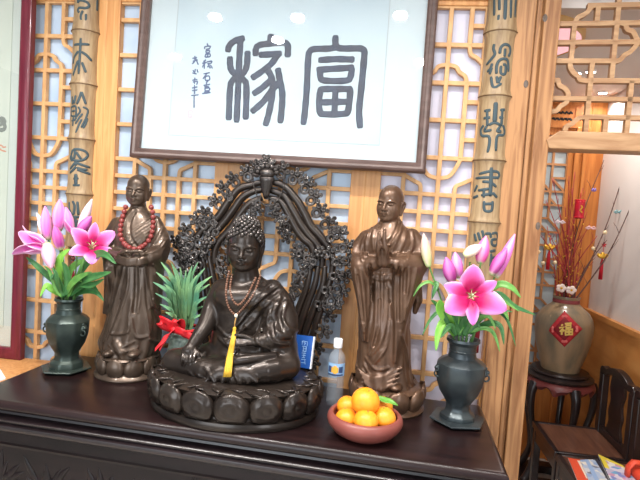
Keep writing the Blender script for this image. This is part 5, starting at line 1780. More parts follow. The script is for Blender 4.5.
# ------------------------------------------------------------------ water bottle
bc = atz(334, 402.5, TZ)
bt = thing('water_bottle', 'clear plastic water bottle with white cap beside the praying monk', 'bottle', (bc.x, bc.y, TZ))
dep = (Vector((bc.x, bc.y, TZ+.1))-CAM).dot(_f)
def bz(py):
    return at(334, py, bc.y).z
def clearmat():
    m = bpy.data.materials.new('clear_plastic')
    m.use_nodes = True
    nt = m.node_tree
    b = nt.nodes['Principled BSDF']
    b.inputs['Base Color'].default_value = (.80, .86, .92, 1)
    b.inputs['Roughness'].default_value = .08
    t = nt.nodes.new('ShaderNodeBsdfTransparent')
    t.inputs[0].default_value = (.95, .97, 1, 1)
    x = nt.nodes.new('ShaderNodeMixShader')
    x.inputs[0].default_value = .14
    nt.links.new(t.outputs[0], x.inputs[1])
    nt.links.new(b.outputs[0], x.inputs[2])
    nt.links.new(x.outputs[0], nt.nodes['Material Output'].inputs[0])
    return m
PLAS = clearmat()
prf = [(.0, TZ), (8.2, TZ), (8.6, TZ+.004)]
for k in range(9):
    y = 398-k*2.7
    prf += [(8.5, bz(y)), (8.1, bz(y-1.35))]
prf += [(8.5, bz(374)), (8.5, bz(360)), (8.2, bz(356)), (6.6, bz(352.5)), (4.4, bz(350)), (3.9, bz(348)), (3.9, bz(345.5)), (0, bz(345.5))]
MB().lathe([(r*dep/FPX, z) for r, z in prf], (bc.x, bc.y, 0), n=28, cap=False).build('body', PLAS, bt, smooth=50)
MB().lathe([(4.3*dep/FPX, bz(346.8)), (4.5*dep/FPX, bz(346.2)), (4.5*dep/FPX, bz(339)), (4.2*dep/FPX, bz(338.3)), (0, bz(338.2))], (bc.x, bc.y, 0), n=24).build('cap', mat('white_plastic', srgb(236, 238, 240), .4), bt, smooth=40)
lr = 8.62*dep/FPX
def arc(mb, a0, a1, z0, z1, r):
    n = 20
    rows = [[(bc.x+r*math.cos(a0+(a1-a0)*k/n), bc.y+r*math.sin(a0+(a1-a0)*k/n), z) for k in range(n+1)] for z in (z0, z1)]
    mb.grid(rows)
m = MB()
arc(m, -PI*.86, -PI*.08, bz(373.5), bz(361), lr)
lab = m.build('label_band', mat('blue_label', srgb(140, 178, 216), .4), bt, smooth=True)
m = MB()
for a, b, c, d in ((.66, .40, 370, 364.5), (.58, .46, 371, 363)):
    arc(m, -PI*a, -PI*b, bz(c), bz(d), lr+.0006)
m.build('orange_motif', mat('orange_print', srgb(226, 166, 62), .5), lab, smooth=True)
m = MB()
arc(m, -PI*.82, -PI*.2, bz(373), bz(371.4), lr+.0006)
arc(m, -PI*.80, -PI*.66, bz(370), bz(364), lr+.0006)
arc(m, -PI*.38, -PI*.22, bz(370), bz(364), lr+.0006)
m.build('navy_print', mat('navy_print', srgb(52, 72, 110), .5), lab, smooth=True)

# ------------------------------------------------------------------ bowl of oranges
oc = Vector((at(364.5, 424, 1.487).x, 1.487, TZ))
bw = thing('fruit_bowl', 'round terracotta bowl of oranges at the front edge of the table', 'bowl', tuple(oc))
MB().lathe([(.072, TZ), (.076, TZ+.004), (.095, TZ+.014), (.110, TZ+.032), (.1145, TZ+.045), (.112, TZ+.056), (.105, TZ+.064), (.0985, TZ+.065), (.0955, TZ+.061), (.098, TZ+.05), (.098, TZ+.036), (.080, TZ+.016), (.05, TZ+.010), (0, TZ+.009)], (oc.x, oc.y, 0), n=56).build('bowl_body', mat('terracotta', srgb(134, 72, 63), .42, col2=srgb(122, 63, 56), scale=12), bw, smooth=True)
ORG = mat('orange_peel', srgb(240, 142, 28), .38, col2=srgb(244, 160, 46), scale=30, bump=.12, bscale=260, sss=.1)
og = 'oranges in the terracotta bowl'
def orange(px, py, Y, r, label, stemmed=False, rot=0.0):
    c = at(px, py, Y)
    t = thing('orange', label, 'fruit', tuple(c), rotz=rot, group=og)
    m = MB()
    n, k = 28, 18
    pr = []
    for i in range(k+1):
        ph = PI*i/k
        pr.append((max(.0001, r*math.sin(ph))*(1-.0), r*.94*math.cos(ph)*(1-.05*math.exp(-((ph)/.16)**2))))
    tl = Matrix.Rotation(R(random.uniform(-14, 14)), 3, 'X') @ Matrix.Rotation(R(random.uniform(-14, 14)), 3, 'Y')
    m.lathe([(a, b) for a, b in reversed(pr)], c, n=n, M=tl, cap=False)
    m.build('rind', ORG, t, smooth=True)
    m = MB()
    tp_ = c+tl @ Vector((0, 0, r*.94*.95))
    m.tube([tp_-Vector((0, 0, .003)), tp_+Vector((0, 0, .0025))], [.0035, .0022], n=6)
    m.build('stem_button', mat('orange_stem', srgb(122, 116, 52), .7), t)
    return c
random.seed(2)
orange(365.5, 401.5, 1.462, .0425, 'topmost orange resting on the others in the terracotta bowl')
orange(346.5, 419.5, 1.462, .035, 'orange at the front left of the bowl')
orange(366, 421.5, 1.424, .036, 'orange at the front middle of the bowl, under the topmost one')
orange(384, 418.5, 1.462, .035, 'orange at the front right of the bowl')
orange(347.5, 406.5, 1.535, .034, 'orange at the back left of the bowl toward the bottle')
orange(381.5, 407, 1.535, .035, 'orange at the back right of the bowl beside the green leaf')
lf = leaf(None, [at(378, 397, 1.51), at(384, 400, 1.50), at(391, 402, 1.49), at(398, 405.5, 1.487)], .022, mat('orange_leaf', srgb(104, 158, 58), .4, col2=srgb(76, 130, 46), scale=25), face=(0, -.5, 1), name='citrus_leaf')
tag(lf, 'green citrus leaf lying over the back right rim of the orange bowl', 'leaf')

# ------------------------------------------------------------------ blue packet on the lotus base
k0 = at(296.5, 334.5, 1.690)
k1 = at(313.5, 336.5, 1.682)
k2 = at(309.5, 369, 1.655)
k3 = at(293.5, 366, 1.662)
nb = (k1-k0).cross(k3-k0).normalized()
if nb.y < 0:
    nb = -nb
bx = thing('blue_packet', 'small blue packet with pale lettering propped on the lotus base at the right knee', 'packet', tuple(k3+nb*.009))
MB().prism([k0, k1, k2, k3], nb*.018).build('carton', mat('blue_card', srgb(38, 92, 172), .35, col2=srgb(30, 78, 154), scale=10), bx)
ee = (k1-k2).normalized()
MB().prism([k1+(k1-k0).normalized()*.0002, k1+(k1-k0).normalized()*.0035+nb*.002, k2+(k1-k0).normalized()*.0035+nb*.002, k2+(k1-k0).normalized()*.0002], nb*.014).build('white_edge', mat('white_card', srgb(232, 236, 242), .5), bx)
def on_box(u, v):
    return k0+(k1-k0)*u+(k3-k0)*v-nb*.0004
m = MB()
for st in ([(.35, .19), (.68, .19), (.68, .33)], [(.38, .20), (.38, .30)], [(.46, .22), (.58, .25), (.50, .31)], [(.40, .35), (.66, .35)], [(.48, .36), (.48, .50)], [(.64, .36), (.64, .50)], [(.48, .42), (.64, .42)], [(.42, .50), (.66, .50)],
           [(.40, .56), (.66, .56)], [(.54, .54), (.54, .68)], [(.42, .63), (.66, .63)], [(.44, .70), (.62, .70)], [(.42, .76), (.68, .76)], [(.60, .74), (.66, .90)], [(.42, .86), (.66, .86)], [(.30, .80), (.34, .88)]):
    m.tube([on_box(*s_) for s_ in st], .0011, n=5, nrm=tuple(nb), flat=.4)
m.build('pale_lettering', mat('pale_blue_print', srgb(150, 186, 226), .5), bx)
# ------------------------------------------------------------------ corner beyond the post: jar stand, jar, twigs, chairs
JY = 3.02
def jp(px, py, dy=0.0):
    return at(px, py, JY+dy)
def atx(px, py, X):
    d = _r*((px-320)/FPX) - _u*((py-240)/FPX) + _f
    return CAM + d*(X/d.x)
jc = jp(559.8, 367.5)
jx = jc.x
jdep = (jc-CAM).dot(_f)
BLK = mat('black_lacquer_wood', srgb(44, 32, 30), 0.3, col2=srgb(30, 22, 22), scale=6, coat=.2)
REDW = mat('red_brown_lacquer', srgb(112, 52, 48), 0.35, col2=srgb(92, 38, 38), scale=8)
zs_ = jp(560, 368.5).z
js = thing('jar_stand', 'round dark carved stand with curved legs under the big jar', 'stand', (jx, JY, 0))
MB().lathe([(.165, zs_-.052), (.178, zs_-.045), (.182, zs_-.034), (.165, zs_-.028), (.152, zs_-.022), (.158, zs_-.012), (.152, zs_-.003), (.14, zs_), (0, zs_)], (jx, JY, 0), n=48).build('stand_top', BLK, js, smooth=40)
m = MB()
n = 96
o_, i_ = [], []
secs = []
for k in range(n):
    a = 2*PI*k/n
    sc_ = zs_-.10-.016*math.sin(a*9)-.008*math.sin(a*18)
    ca, sa = math.cos(a), math.sin(a)
    secs.append([Vector((jx+r*ca, JY+r*sa, z)) for r, z in ((.172, zs_-.05), (.186, zs_-.062), (.192, (zs_-.06+sc_)/2), (.178, sc_), (.168, sc_), (.166, zs_-.05))])
secs.append(secs[0])
m.sweep(secs)
m.build('carved_apron', REDW, js, smooth=40)
for k in range(5):
    a = R(-152)+2*PI*k/5
    ca, sa = math.cos(a), math.sin(a)
    pts = [(.172, zs_-.07), (.195, zs_-.13), (.185, zs_-.24), (.150, zs_-.38), (.135, zs_-.50), (.160, .10), (.19, .05)]
    m = MB()
    m.tube([Vector((jx+r*ca, JY+r*sa, z)) for r, z in [tuple(q) for q in spline(pts, 6)]], [.03-.013*min(1, i/14)+(.008*max(0, (i-26)/10)) for i in range(37)], n=10)
    m.build('leg', BLK, js, smooth=True)
m = MB()
m.lathe([(.13, .0), (.205, .0), (.215, .02), (.205, .045), (.13, .045), (.13, 0)], (jx, JY, 0), n=48, cap=False)
m.build('base_ring', BLK, js, smooth=40)
JAR = mat('olive_glaze', srgb(160, 132, 100), 0.28, col2=srgb(118, 106, 86), scale=5, stretch=(3, 3, .8), detail=5, coat=.3)
jar = thing('jar', 'big olive-brown glazed jar with a red diamond paper on the round carved stand', 'jar', (jx, JY, zs_))
jprof = [(366, 17.5), (360, 19.5), (350, 22.5), (340, 25), (330, 26.6), (322, 26.8), (315, 25.2), (309, 21.5), (305, 16.5), (302, 13), (299.5, 11.5), (297, 11.5), (295, 12.6), (294, 12.4)]
jpr = [(hw*jdep/FPX, jp(562, py+1.5).z) for py, hw in jprof]
jpr[0] = (jpr[0][0], zs_)
rt, zt_ = jpr[-1]
MB().lathe(jpr+[(rt*.85, zt_-.004), (rt*.8, zt_-.03), (rt*1.1, zt_-.08), (0, zt_-.09)], (jx, JY, 0), n=56).build('body', JAR, jar, smooth=50)
MB().lathe([(11.9*jdep/FPX, jp(562, 302.5).z), (12.4*jdep/FPX, jp(562, 301.5).z), (12.2*jdep/FPX, jp(562, 299).z), (11.6*jdep/FPX, jp(562, 298.5).z)], (jx, JY, 0), n=40, cap=False).build('ribbon_band', mat('wine_ribbon', srgb(140, 60, 62), .5), jar, smooth=True)
def jr(z):
    return float(np.interp(z, [q[1] for q in jpr], [q[0] for q in jpr]))
def on_jar(px, py, lift):
    z = jp(px, py, -.15).z
    r = jr(z)+lift
    # aim at the jar's near side
    for _ in range(4):
        X = at(px, py, JY-math.sqrt(max(1e-6, r*r-0.0))*.98).x-jx
        y = math.sqrt(max(1e-6, r*r-X*X))
        q_ = at(px, py, JY-y)
        z = q_.z
        r = jr(z)+lift
    a = math.atan2(-(math.sqrt(max(1e-6, r*r-(q_.x-jx)**2))), q_.x-jx)
    return Vector((jx+r*math.cos(a), JY+r*math.sin(a), z))
def patch(half, lift, name, m_, parent, c=(564.5, 329)):
    rows = []
    for i in range(15):
        u = -1+2*i/14
        row = []
        for j in range(15):
            v = -1+2*j/14
            row.append(on_jar(c[0]+(u-v)*half*.5+.0, c[1]+(u+v)*half*.5, lift))
        rows.append(row)
    return MB().grid(rows, thick=-.0006).build(name, m_, parent, smooth=True)
fp = patch(18, .002, 'red_paper', mat('red_paper', srgb(190, 40, 48), .6, col2=srgb(160, 30, 40), scale=60), jar)
patch(12, .0035, 'inner_diamond', mat('deep_red_paper', srgb(128, 14, 24), .6), fp)
GOLDP = mat('gold_print', srgb(222, 190, 96), .45)
m = MB()
FU = [[(205, 235), (217, 246)], [(183, 268), (232, 256), (192, 305)], [(211, 278), (208, 332)], [(216, 284), (232, 300)], [(238, 230), (304, 224)], [(250, 246), (250, 268), (295, 265), (298, 243), (250, 246)],
      [(245, 285), (245, 335), (310, 330), (312, 282), (245, 285)], [(278, 284), (278, 332)], [(247, 308), (310, 306)]]
for st in FU:
    P = [on_jar(540+a/9.6, 300+b/9.6, .0052) for a, b in st]
    m.tube(P, .0058, n=6, nrm=(0, -1, 0), flat=.25)
m.build('gold_character', GOLDP, fp)
m = MB()
for k in range(4):
    for j in range(3):
        a = PI/2*k
        uu = 12.3
        t = (j-1)*5
        px, py = 564.5+uu*math.cos(a)-t*.35*abs(math.sin(a)), 329+uu*math.sin(a)-t*.35*abs(math.cos(a))
        m.sphere(on_jar(px, py, .003), (.008, .003, .008), 8, 6)
m.build('scroll_print', mat('pink_print', srgb(226, 112, 108), .6), fp)

# twigs
TWG = mat('dark_red_twig', srgb(178, 58, 58), .6, col2=srgb(140, 44, 46), scale=30)
TWB = mat('brown_twig', srgb(96, 66, 58), .7)
GLD = mat('gold_foil', srgb(226, 176, 64), .3, metal=.5)
tg = 'dry twigs in the big jar'
random.seed(8)
mouth = Vector((jx, JY, jpr[-3][1]))
twl = [((541, 236), 'leftmost red twig, leaning close to the pine post'), ((546, 200), 'red twig rising left in front of the lattice, second from the pine post'), ((552, 178), 'red twig rising before the far lattice, under the transom beam'),
       ((560, 214), 'short red twig below the white bow'), ((569, 176), 'upright red twig left of the red hanging lantern'), ((575, 172), 'upright red twig holding the red hanging lantern'), ((583, 188), 'red twig right of the red hanging lantern'),
       ((590, 224), 'red twig with the pink bow'), ((604, 160), 'tall dark twig crossing the amber door frame'), ((597, 236), 'red twig below the pink bow leaning to the white wall'), ((630, 152), 'tall thin brown twig curving up before the white wall'),
       ((640, 184), 'brown twig reaching farthest right before the white wall'), ((607, 240), 'short twig that holds the gold charm with tassel on the right'), ((549, 234), 'red twig that holds the gold charm on the left')]
tips_ = {}
for k, ((a, b), lab_) in enumerate(twl):
    dy = random.uniform(-.10, .10)
    tip = jp(a, b, dy)
    ang = 2*PI*k/len(twl)
    start = mouth+Vector((.03*math.cos(ang), .03*math.sin(ang), -.05))
    mid = start.lerp(tip, .5)+Vector(((start.x-tip.x)*.18, 0, .02))
    if a > 625:
        mid = start.lerp(tip, .55)+Vector((.02, 0, -.05))
    t = thing('twig', lab_, 'twig', tuple(start), group=None)
    Q = [Vector(q_) for q_ in spline([tuple(start), tuple(mid), tuple(tip)], 8)]
    MB().tube(Q, [.0046-.0028*i/(len(Q)-1) for i in range(len(Q))], n=6).build('branch', TWG if a < 600 else TWB, t, smooth=True)
    for j in range(6):
        c = Q[4+j*2]
        e = c+Vector((random.uniform(-.035, .035), random.uniform(-.02, .02), random.uniform(.03, .07)))
        MB().tube([c, c.lerp(e, .6)+Vector((.004, 0, 0)), e], [.0016, .0013, .0007], n=5).build('side_shoot', TWG if a < 600 else TWB, t, smooth=True)
    if 545 < a < 600:
        for j in range(7):
            c = Q[2+j]+Vector((random.uniform(-.012, .012), -.006, random.uniform(-.01, .01)))
            MB().sphere(c, .0042, 7, 5).build('gold_bead', GLD, t, smooth=True)
    tips_[k] = tip
for k, (a, b) in enumerate(((551, 250), (556, 232), (565, 206), (570, 226), (577, 226), (582, 240), (587, 212), (593, 262), (572, 188), (547, 226))):
    tip = jp(a, b, random.uniform(-.08, .08))
    ang = 2.4*k
    start = mouth+Vector((.045*math.cos(ang), .045*math.sin(ang), -.05))
    t = thing('twig', 'thin red twig in the dense bunch rising from the jar mouth', 'twig', tuple(start), group='thin red twigs in the jar')
    Q = [Vector(q_) for q_ in spline([tuple(start), tuple(start.lerp(tip, .5)+Vector(((start.x-tip.x)*.12, 0, .01))), tuple(tip)], 6)]
    MB().tube(Q, [.0042-.0024*i/(len(Q)-1) for i in range(len(Q))], n=6).build('branch', TWG, t, smooth=True)
    for j in range(3):
        c = Q[4+j*2]
        e = c+Vector((random.uniform(-.03, .03), random.uniform(-.02, .02), random.uniform(.03, .06)))
        MB().tube([c, c.lerp(e, .6)+Vector((.003, 0, 0)), e], [.0018, .0015, .0008], n=5).build('side_shoot', TWG, t, smooth=True)
    for j in range(5):
        c = Q[2+2*j]+Vector((random.uniform(-.010, .010), -.006, random.uniform(-.01, .01)))
        MB().sphere(c, .0044, 7, 5).build('gold_bead', GLD, t, smooth=True)
# hanging ornaments
REDL = mat('red_foil', srgb(206, 30, 48), .4, col2=srgb(178, 20, 40), scale=30)
c = jp(579.5, 209, -.02)
t = thing('paper_lantern', 'small red cylinder lantern with gold mark hanging among the twigs', 'lantern', tuple(c))
m = MB()
m.lathe([(.018, -.055), (.026, -.05), (.027, .04), (.018, .05)], c, n=20)
bo = m.build('barrel', REDL, t, smooth=40)
for dz in (-.052, .044):
    MB().lathe([(.027, dz), (.029, dz+.004), (.027, dz+.009)], c, n=20, cap=False).build('rim_band', REDL, t)
m = MB()
m.tube([c+Vector((-.004, -.0275, .02)), c+Vector((.006, -.0275, .01)), c+Vector((-.006, -.0275, -.008)), c+Vector((.006, -.0275, -.02))], .004, n=6, nrm=(0, -1, 0), flat=.3)
m.build('gold_mark', GLD, bo)
MB().tube([c+Vector((0, 0, .05)), c+Vector((-.003, 0, .09))], .0014, n=5).build('hanging_string', REDL, t)
def charm(px, py, lab_, tl, dy=0.0, star=False):
    c = jp(px, py, dy)
    t = thing('lucky_charm', lab_, 'ornament', tuple(c))
    m = MB()
    m.sphere(c, (.026, .014, .013), 14, 8)
    m.sphere(c+Vector((0, 0, .011)), (.013, .011, .014), 12, 8)
    for s_ in (-1, 1):
        m.sphere(c+Vector((s_*.022, 0, .008)), (.009, .009, .010), 10, 6)
    m.build('gold_ingot', GLD, t, smooth=True)
    m = MB()
    for k in range(8):
        a = 2*PI*k/8
        m.tube([c+Vector((0, 0, -.012)), c+Vector((.006*math.cos(a), .006*math.sin(a), -.04)), c+Vector((.008*math.cos(a), .008*math.sin(a), -tl))], .0036, n=5)
    m.build('red_tassel', REDL, t, smooth=True)
    m = MB().tube([c+Vector((0, 0, .02)), c+Vector((.002, 0, .075))], .0016, n=5)
    m.build('hanging_string', REDL, t)
    if star:
        m = MB()
        P = []
        for k in range(10):
            r_ = .016 if k % 2 == 0 else .007
            a = PI/2+PI*k/5
            P.append(c+Vector((.002+r_*math.cos(a), -.002, .066+r_*math.sin(a))))
        m.prism(P, (0, .004, 0))
        m.build('red_star', REDL, t)
charm(602.5, 256.5, 'gold ingot charm with red star and tassel hanging before the white wall', .13, -.03, True)
charm(549.5, 248, 'gold ingot charm with red tassel hanging before the far lattice', .125, -.02)
def bow(px, py, w_, col, lab_, dy=0.0):
    c = jp(px, py, dy)
    t = thing('ribbon_bow', lab_, 'bow', tuple(c))
    for s_ in (-1, 1):
        m = MB()
        m.tube([c, c+Vector((s_*w_*.5, -.004, .008)), c+Vector((s_*w_, 0, -.002)), c+Vector((s_*w_*.5, .004, -.006)), c], [.003, .0055, .0065, .005, .003], n=7, nrm=(0, -1, 0), flat=.5)
        m.build('loop', col, t, smooth=True)
    MB().sphere(c, .0065, 8, 6).build('knot', col, t, smooth=True)
bow(560, 222, .026, mat('white_ribbon', srgb(232, 214, 220), .5), 'small white ribbon bow on a twig before the far lattice', -.04)
bow(591, 228, .026, mat('pink_ribbon', srgb(236, 190, 190), .5), 'small pink ribbon bow on a twig before the amber door frame', -.04)
bow(618.5, 212, .022, mat('teal_ribbon', srgb(140, 186, 190), .5), 'small teal ribbon bow on the brown twig before the white wall', .02)
bow(594, 190, .009, mat('violet_ribbon', srgb(150, 126, 196), .5), 'tiny violet ribbon on the tall dark twig', 0)
PEARL = mat('cream_ball', srgb(238, 214, 170), .4)
for (a, b), lab_ in (((593.5, 248.5), 'cream ball ornament between the two gold charms, right of the twigs'), ((605, 232.5), 'pale ball ornament above the gold charm with the star'), ((543, 263), 'cream ball left of the left charm tassel'), ((555, 262.5), 'cream ball right of the left charm tassel'), ((538.5, 252), 'cream ball nearest the pine post')):
    o = MB().sphere(jp(a, b, -.03), .0115, 12, 8).build('ball_ornament', PEARL, None, smooth=True)
    tag(o, lab_, 'ornament')
for (a, b), lab_ in (((561, 288), 'white silk blossom at the left of the jar mouth'), ((571, 290), 'white silk blossom at the right of the jar mouth')):
    c = jp(a, b, -.07)
    t = thing('silk_blossom', lab_, 'flower', tuple(c))
    for k in range(5):
        an = 2*PI*k/5
        MB().sphere(c+Vector((.016*math.cos(an), -.004, .013*math.sin(an))), (.014, .006, .012), 10, 6).build('petal', mat('blush_silk', srgb(246, 226, 216), .6), t, smooth=True)
    MB().sphere(c+Vector((0, -.008, 0)), .007, 8, 6).build('flower_center', GLD, t, smooth=True)

# chairs along the wainscot
CHW = mat('brown_rosewood_seat', srgb(116, 78, 60), 0.28, col2=srgb(88, 56, 44), scale=5, stretch=(8, .8, 8), detail=5, coat=.25)
def chair(y0, y1, label):
    """y0 far side, y1 near side; faces -X, back against the wainscot"""
    t = thing('wooden_chair', label, 'chair', (1.03, (y0+y1)/2, 0))
    zt = .452
    m = MB().span((.862, y1+.004, zt-.028), (1.18, y0-.004, zt))
    st = m.build('seat', CHW, t, bevel=.004)
    m = MB()
    m.span((.858, y1+.002, zt-.03), (.882, y0-.002, zt+.004))
    m.span((.862, y0-.022, zt-.03), (1.18, y0-.002, zt+.004))
    m.span((.862, y1+.002, zt-.03), (1.18, y1+.022, zt+.004))
    m.build('seat_frame', BLK, t, bevel=.003)
    for yy in (y0-.025, y1+.025):
        m = MB().span((.865, yy-.017, 0), (.90, yy+.017, zt-.03))
        m.build('leg', BLK, t, bevel=.003)
        zpost = .762
        m = MB()
        m.span((1.173, yy-.022, 0), (1.208, yy+.022, zpost))
        m.build('back_post', BLK, t, bevel=.004)
        m = MB().span((.90, yy-.01, .12), (1.18, yy+.01, .15))
        m.build('stretcher', BLK, t)
    for yy in (y0, ):
        m = MB().span((.868, y1+.03, .36), (.885, y0-.03, .42))
        m.build('apron', BLK, t)
    # back: yoke rail and splat
    yc = (y0+y1)/2
    L = (y0-y1)
    P = [(y0+.0, .755), (y0-.05*L, .775), (y0-.18*L, .772), (y0-.3*L, .79), (y0-.42*L, .80), (yc, .802), (y1+.42*L, .80), (y1+.3*L, .79), (y1+.18*L, .772), (y1+.05*L, .775), (y1, .755)]
    m = MB()
    Q = [Vector((1.192, a, b+.012)) for a, b in spline(P, 4)]
    m.sweep([[q+Vector((-.018, 0, -.022)), q+Vector((.016, 0, -.022)), q+Vector((.016, 0, .012)), q+Vector((-.018, 0, .012))] for q in Q])
    m.build('top_rail', BLK, t, bevel=.003)
    sp = [(.065, .455), (.075, .5), (.058, .55), (.07, .60), (.055, .66), (.075, .72), (.06, .79)]
    sp = spline(sp, 4)
    poly = [Vector((1.184, yc+a, b)) for a, b in sp]+[Vector((1.184, yc-a, b)) for a, b in reversed(sp)]
    m = MB().prism(poly, (.014, 0, 0))
    m.build('back_splat', BLK, t)
    m = MB().span((1.178, y1+.02, .452), (1.203, y0-.02, .49))
    m.build('lower_rail', BLK, t)
    return t
chair(2.80, 2.43, 'empty dark wooden chair with curved back rail beside the jar stand')
chair(2.425, 1.95, 'nearer dark wooden chair holding the magazines')
def cover(name, cols, scale):
    m = bpy.data.materials.new(name)
    m.use_nodes = True
    nt = m.node_tree
    b = nt.nodes['Principled BSDF']
    b.inputs['Roughness'].default_value = .3
    tc = nt.nodes.new('ShaderNodeTexCoord')
    v = nt.nodes.new('ShaderNodeTexVoronoi')
    v.inputs['Scale'].default_value = scale
    nt.links.new(tc.outputs['Object'], v.inputs[0])
    r = nt.nodes.new('ShaderNodeValToRGB')
    r.color_ramp.interpolation = 'CONSTANT'
    e = r.color_ramp.elements
    while len(e) < len(cols):
        e.new(0.5)
    for i, c in enumerate(cols):
        e[i].position = i/len(cols)
        e[i].color = (*c, 1)
    sp = nt.nodes.new('ShaderNodeSeparateColor')
    nt.links.new(v.outputs['Color'], sp.inputs[0])
    nt.links.new(sp.outputs[0], r.inputs[0])
    nt.links.new(r.outputs[0], b.inputs['Base Color'])
    return m
def magazine(corners, z, th, label, m_cover, strips):
    P = [atz(a, b, z) for a, b in corners]
    c = sum(P, Vector((0, 0, 0)))/4
    t = thing('magazine', label, 'magazine', (c.x, c.y, z))
    P = [Vector((q.x, q.y, z)) for q in P]
    MB().prism(P, (0, 0, th)).build('pages', mat('page_white', srgb(232, 230, 226), .6), t)
    up = Vector((0, 0, th+.0003))
    MB().prism([q+up for q in P], (0, 0, .0007)).build('cover', m_cover, t)
    for (u0, u1, v0, v1, mm) in strips:
        def f(u, v):
            a = P[0].lerp(P[1], u)
            b = P[3].lerp(P[2], u)
            return a.lerp(b, v)+Vector((0, 0, th+.0011))
        MB().prism([f(u0, v0), f(u1, v0), f(u1, v1), f(u0, v1)], (0, 0, .0005)).build('printed_block', mm, t)
OR_ = mat('orange_red_print', srgb(222, 84, 54), .4)
SKY = mat('sky_print', srgb(150, 176, 212), .4)
YLW = mat('yellow_print', srgb(226, 204, 70), .4)
DRK = mat('charcoal_print', srgb(52, 50, 60), .4)
CRM = mat('cream_print', srgb(230, 214, 196), .4)
magazine([(568, 459), (592, 463), (626, 512), (590, 512)], .4565, .005, 'orange-red magazine, leftmost on the nearer dark chair', OR_, [(.35, .98, .03, .42, CRM)])
magazine([(580, 461), (598, 460.5), (628, 505), (600, 508)], .4630, .005, 'pale grey and blue magazine in the middle of the three on the nearer chair', cover('grey_blue_cover', [srgb(206, 206, 208), srgb(176, 190, 212), srgb(150, 172, 206), srgb(222, 216, 206), srgb(120, 120, 132)], 38), [(.25, .45, .0, .8, SKY), (.80, 1.0, .0, 1.0, DRK)])
magazine([(598, 455.5), (623, 467), (652, 500), (620, 506)], .4695, .005, 'colourful magazine with a yellow top edge, rightmost of the three on the nearer chair', cover('colour_cover', [srgb(190, 180, 204), srgb(216, 206, 220), srgb(132, 140, 196), srgb(204, 150, 176), srgb(226, 220, 214), srgb(110, 168, 206)], 46), [(.0, 1.0, .0, .08, YLW), (.0, .22, .08, .3, YLW), (.0, .03, .08, 1, DRK)])
c = atz(636, 476, .47)
t = thing('tote_bag', 'orange-red bag with a looped handle beside the magazines at the right edge', 'bag', (c.x, c.y, .456))
m = MB()
m.lathe([(.03, 0), (.06, .005), (.07, .03), (.06, .05), (.02, .062), (0, .064)], (c.x+.03, c.y-.02, .457), n=20, sx=.8)
BAGR = mat('orange_red_cloth', srgb(222, 78, 50), .55, col2=srgb(200, 58, 40), scale=14)
m.build('bag_body', BAGR, t, smooth=True)
m = MB()
b0 = Vector((c.x-.01, c.y-.02, .50))
m.tube([b0+Vector((-.035, 0, -.03)), b0+Vector((-.034, 0, .012)), b0+Vector((-.015, 0, .038)), b0+Vector((.015, 0, .038)), b0+Vector((.034, 0, .012)), b0+Vector((.035, 0, -.03))], .010, n=8, nrm=(0, -1, 0), flat=1.8)
m.build('handle', BAGR, t, smooth=True)

# fretwork panel above the far lattice
f0, f1 = at(546, 124, 3.345), at(578, 109, 3.345)
t = thing('fretwork_panel', 'small wood panel with black cut-out cloud pattern above the far lattice', 'panel', ((f0.x+f1.x)/2, 3.345, f0.z))
m = MB()
frame_sweep(m, f0.x, f1.x, f0.z-.02, f1.z+.02, [(0, 3.349), (0, 3.336), (.014, 3.336), (.014, 3.349)])
m.build('frame', BACKW, t)
m = MB().span((f0.x+.012, 3.340, f0.z-.008), (f1.x-.012, 3.348, f1.z+.008))
bd = m.build('backing', BACKW, t)
BLKP = mat('black_cutout', srgb(22, 18, 18), .7)
for j, zz in enumerate((.72, .30)):
    for k in range(5):
        x = f0.x+.03+(f1.x-f0.x-.06)*(k+.5)/5
        z = f0.z+(f1.z-f0.z)*zz
        m = MB()
        m.tube([(x-.012, 3.339, z-.006*(1-2*j)), (x, 3.339, z+.006), (x+.013, 3.339, z-.004)], [.006, .009, .005], n=7, nrm=(0, -1, 0), flat=.2)
        m.build('cutout', BLKP, bd, smooth=True)

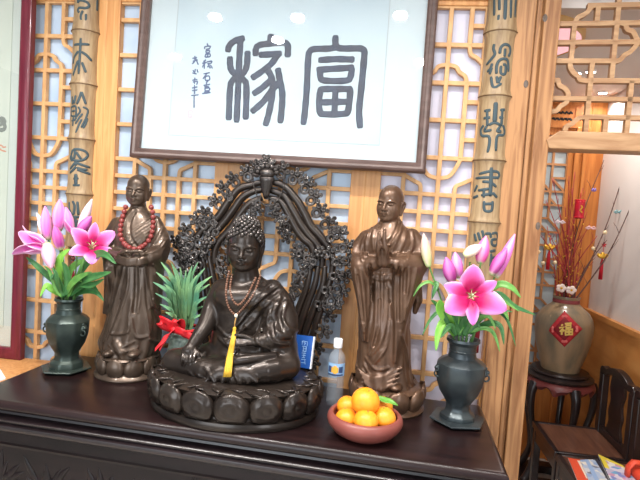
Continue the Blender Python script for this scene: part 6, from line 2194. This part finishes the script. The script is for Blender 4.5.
# ------------------------------------------------------------------ lamps
WARM = mat('lamp_lens', (1, 1, 1), .4, emit=(1.0, .98, .95), estr=60)
TRIM = mat('lamp_trim', srgb(236, 236, 236), .4)
def downlight(x, y, z, r, power, label, group):
    t = thing('ceiling_downlight', label, 'ceiling lamp', (x, y, z), group=group)
    m = MB()
    m.lathe([(r*1.25, z), (r*1.25, z-.006), (r*1.02, z-.008), (r*1.0, z-.002), (r*1.0, z)], (x, y, 0), n=28, cap=False)
    m.build('trim_ring', TRIM, t, smooth=40)
    MB().lathe([(r, z-.004), (0, z-.0041)], (x, y, 0), n=28, cap=False).build('lens', WARM, t)
    l = bpy.data.lights.new('downlight', 'AREA')
    l.shape = 'DISK'
    l.size = r*2
    l.energy = power
    l.color = (1.0, .965, .92)
    l.spread = R(150)
    o = bpy.data.objects.new('lamp_light', l)
    COL.objects.link(o)
    o.parent = t
    o.location = (0, 0, -.02)
for x, y, lab_ in ((-1.10, .93, 'leftmost ceiling downlight in the row nearer the lattice wall'), (-.60, .934, 'second ceiling downlight from the left in the row nearer the lattice wall'), (-.015, .98, 'third ceiling downlight from the left in the row nearer the lattice wall'), (.62, .95, 'rightmost ceiling downlight in the row nearer the lattice wall'),
                   (-1.59, .36, 'leftmost ceiling downlight in the row farther from the lattice wall'), (-.778, .655, 'ceiling downlight between the two rows, left of centre'), (.141, .385, 'right ceiling downlight in the row farther from the lattice wall')):
    downlight(x, y, 2.75, .036, 11.5, lab_, 'main room downlights')
for x, y, p_, lab_ in ((.93, 2.84, 2.6, 'left one of the two close ceiling downlights seen through the transom'), (.985, 2.80, 2.6, 'right one of the two close ceiling downlights seen through the transom'), (1.21, 3.22, 1.6, 'ceiling downlight in the corner above the amber door frame')):
    downlight(x, y, 2.33, .022, p_, lab_, 'corner room downlights')
t = thing('round_ceiling_lamp', 'round pink ceiling lamp seen through the lattice transom beside the pine post', 'ceiling lamp', (.50, 2.33, 2.33))
MB().lathe([(.27, 2.33), (.27, 2.305), (.262, 2.295), (.255, 2.30)], (.50, 2.33, 0), n=56, cap=False).build('rim', mat('gold_rim', srgb(214, 170, 110), .4), t, smooth=40)
MB().lathe([(.262, 2.30), (.2, 2.292), (0, 2.288)], (.50, 2.33, 0), n=56, cap=False).build('shade', mat('pink_shade', srgb(244, 196, 200), .6, emit=srgb(248, 196, 204), estr=.75), t, smooth=True)
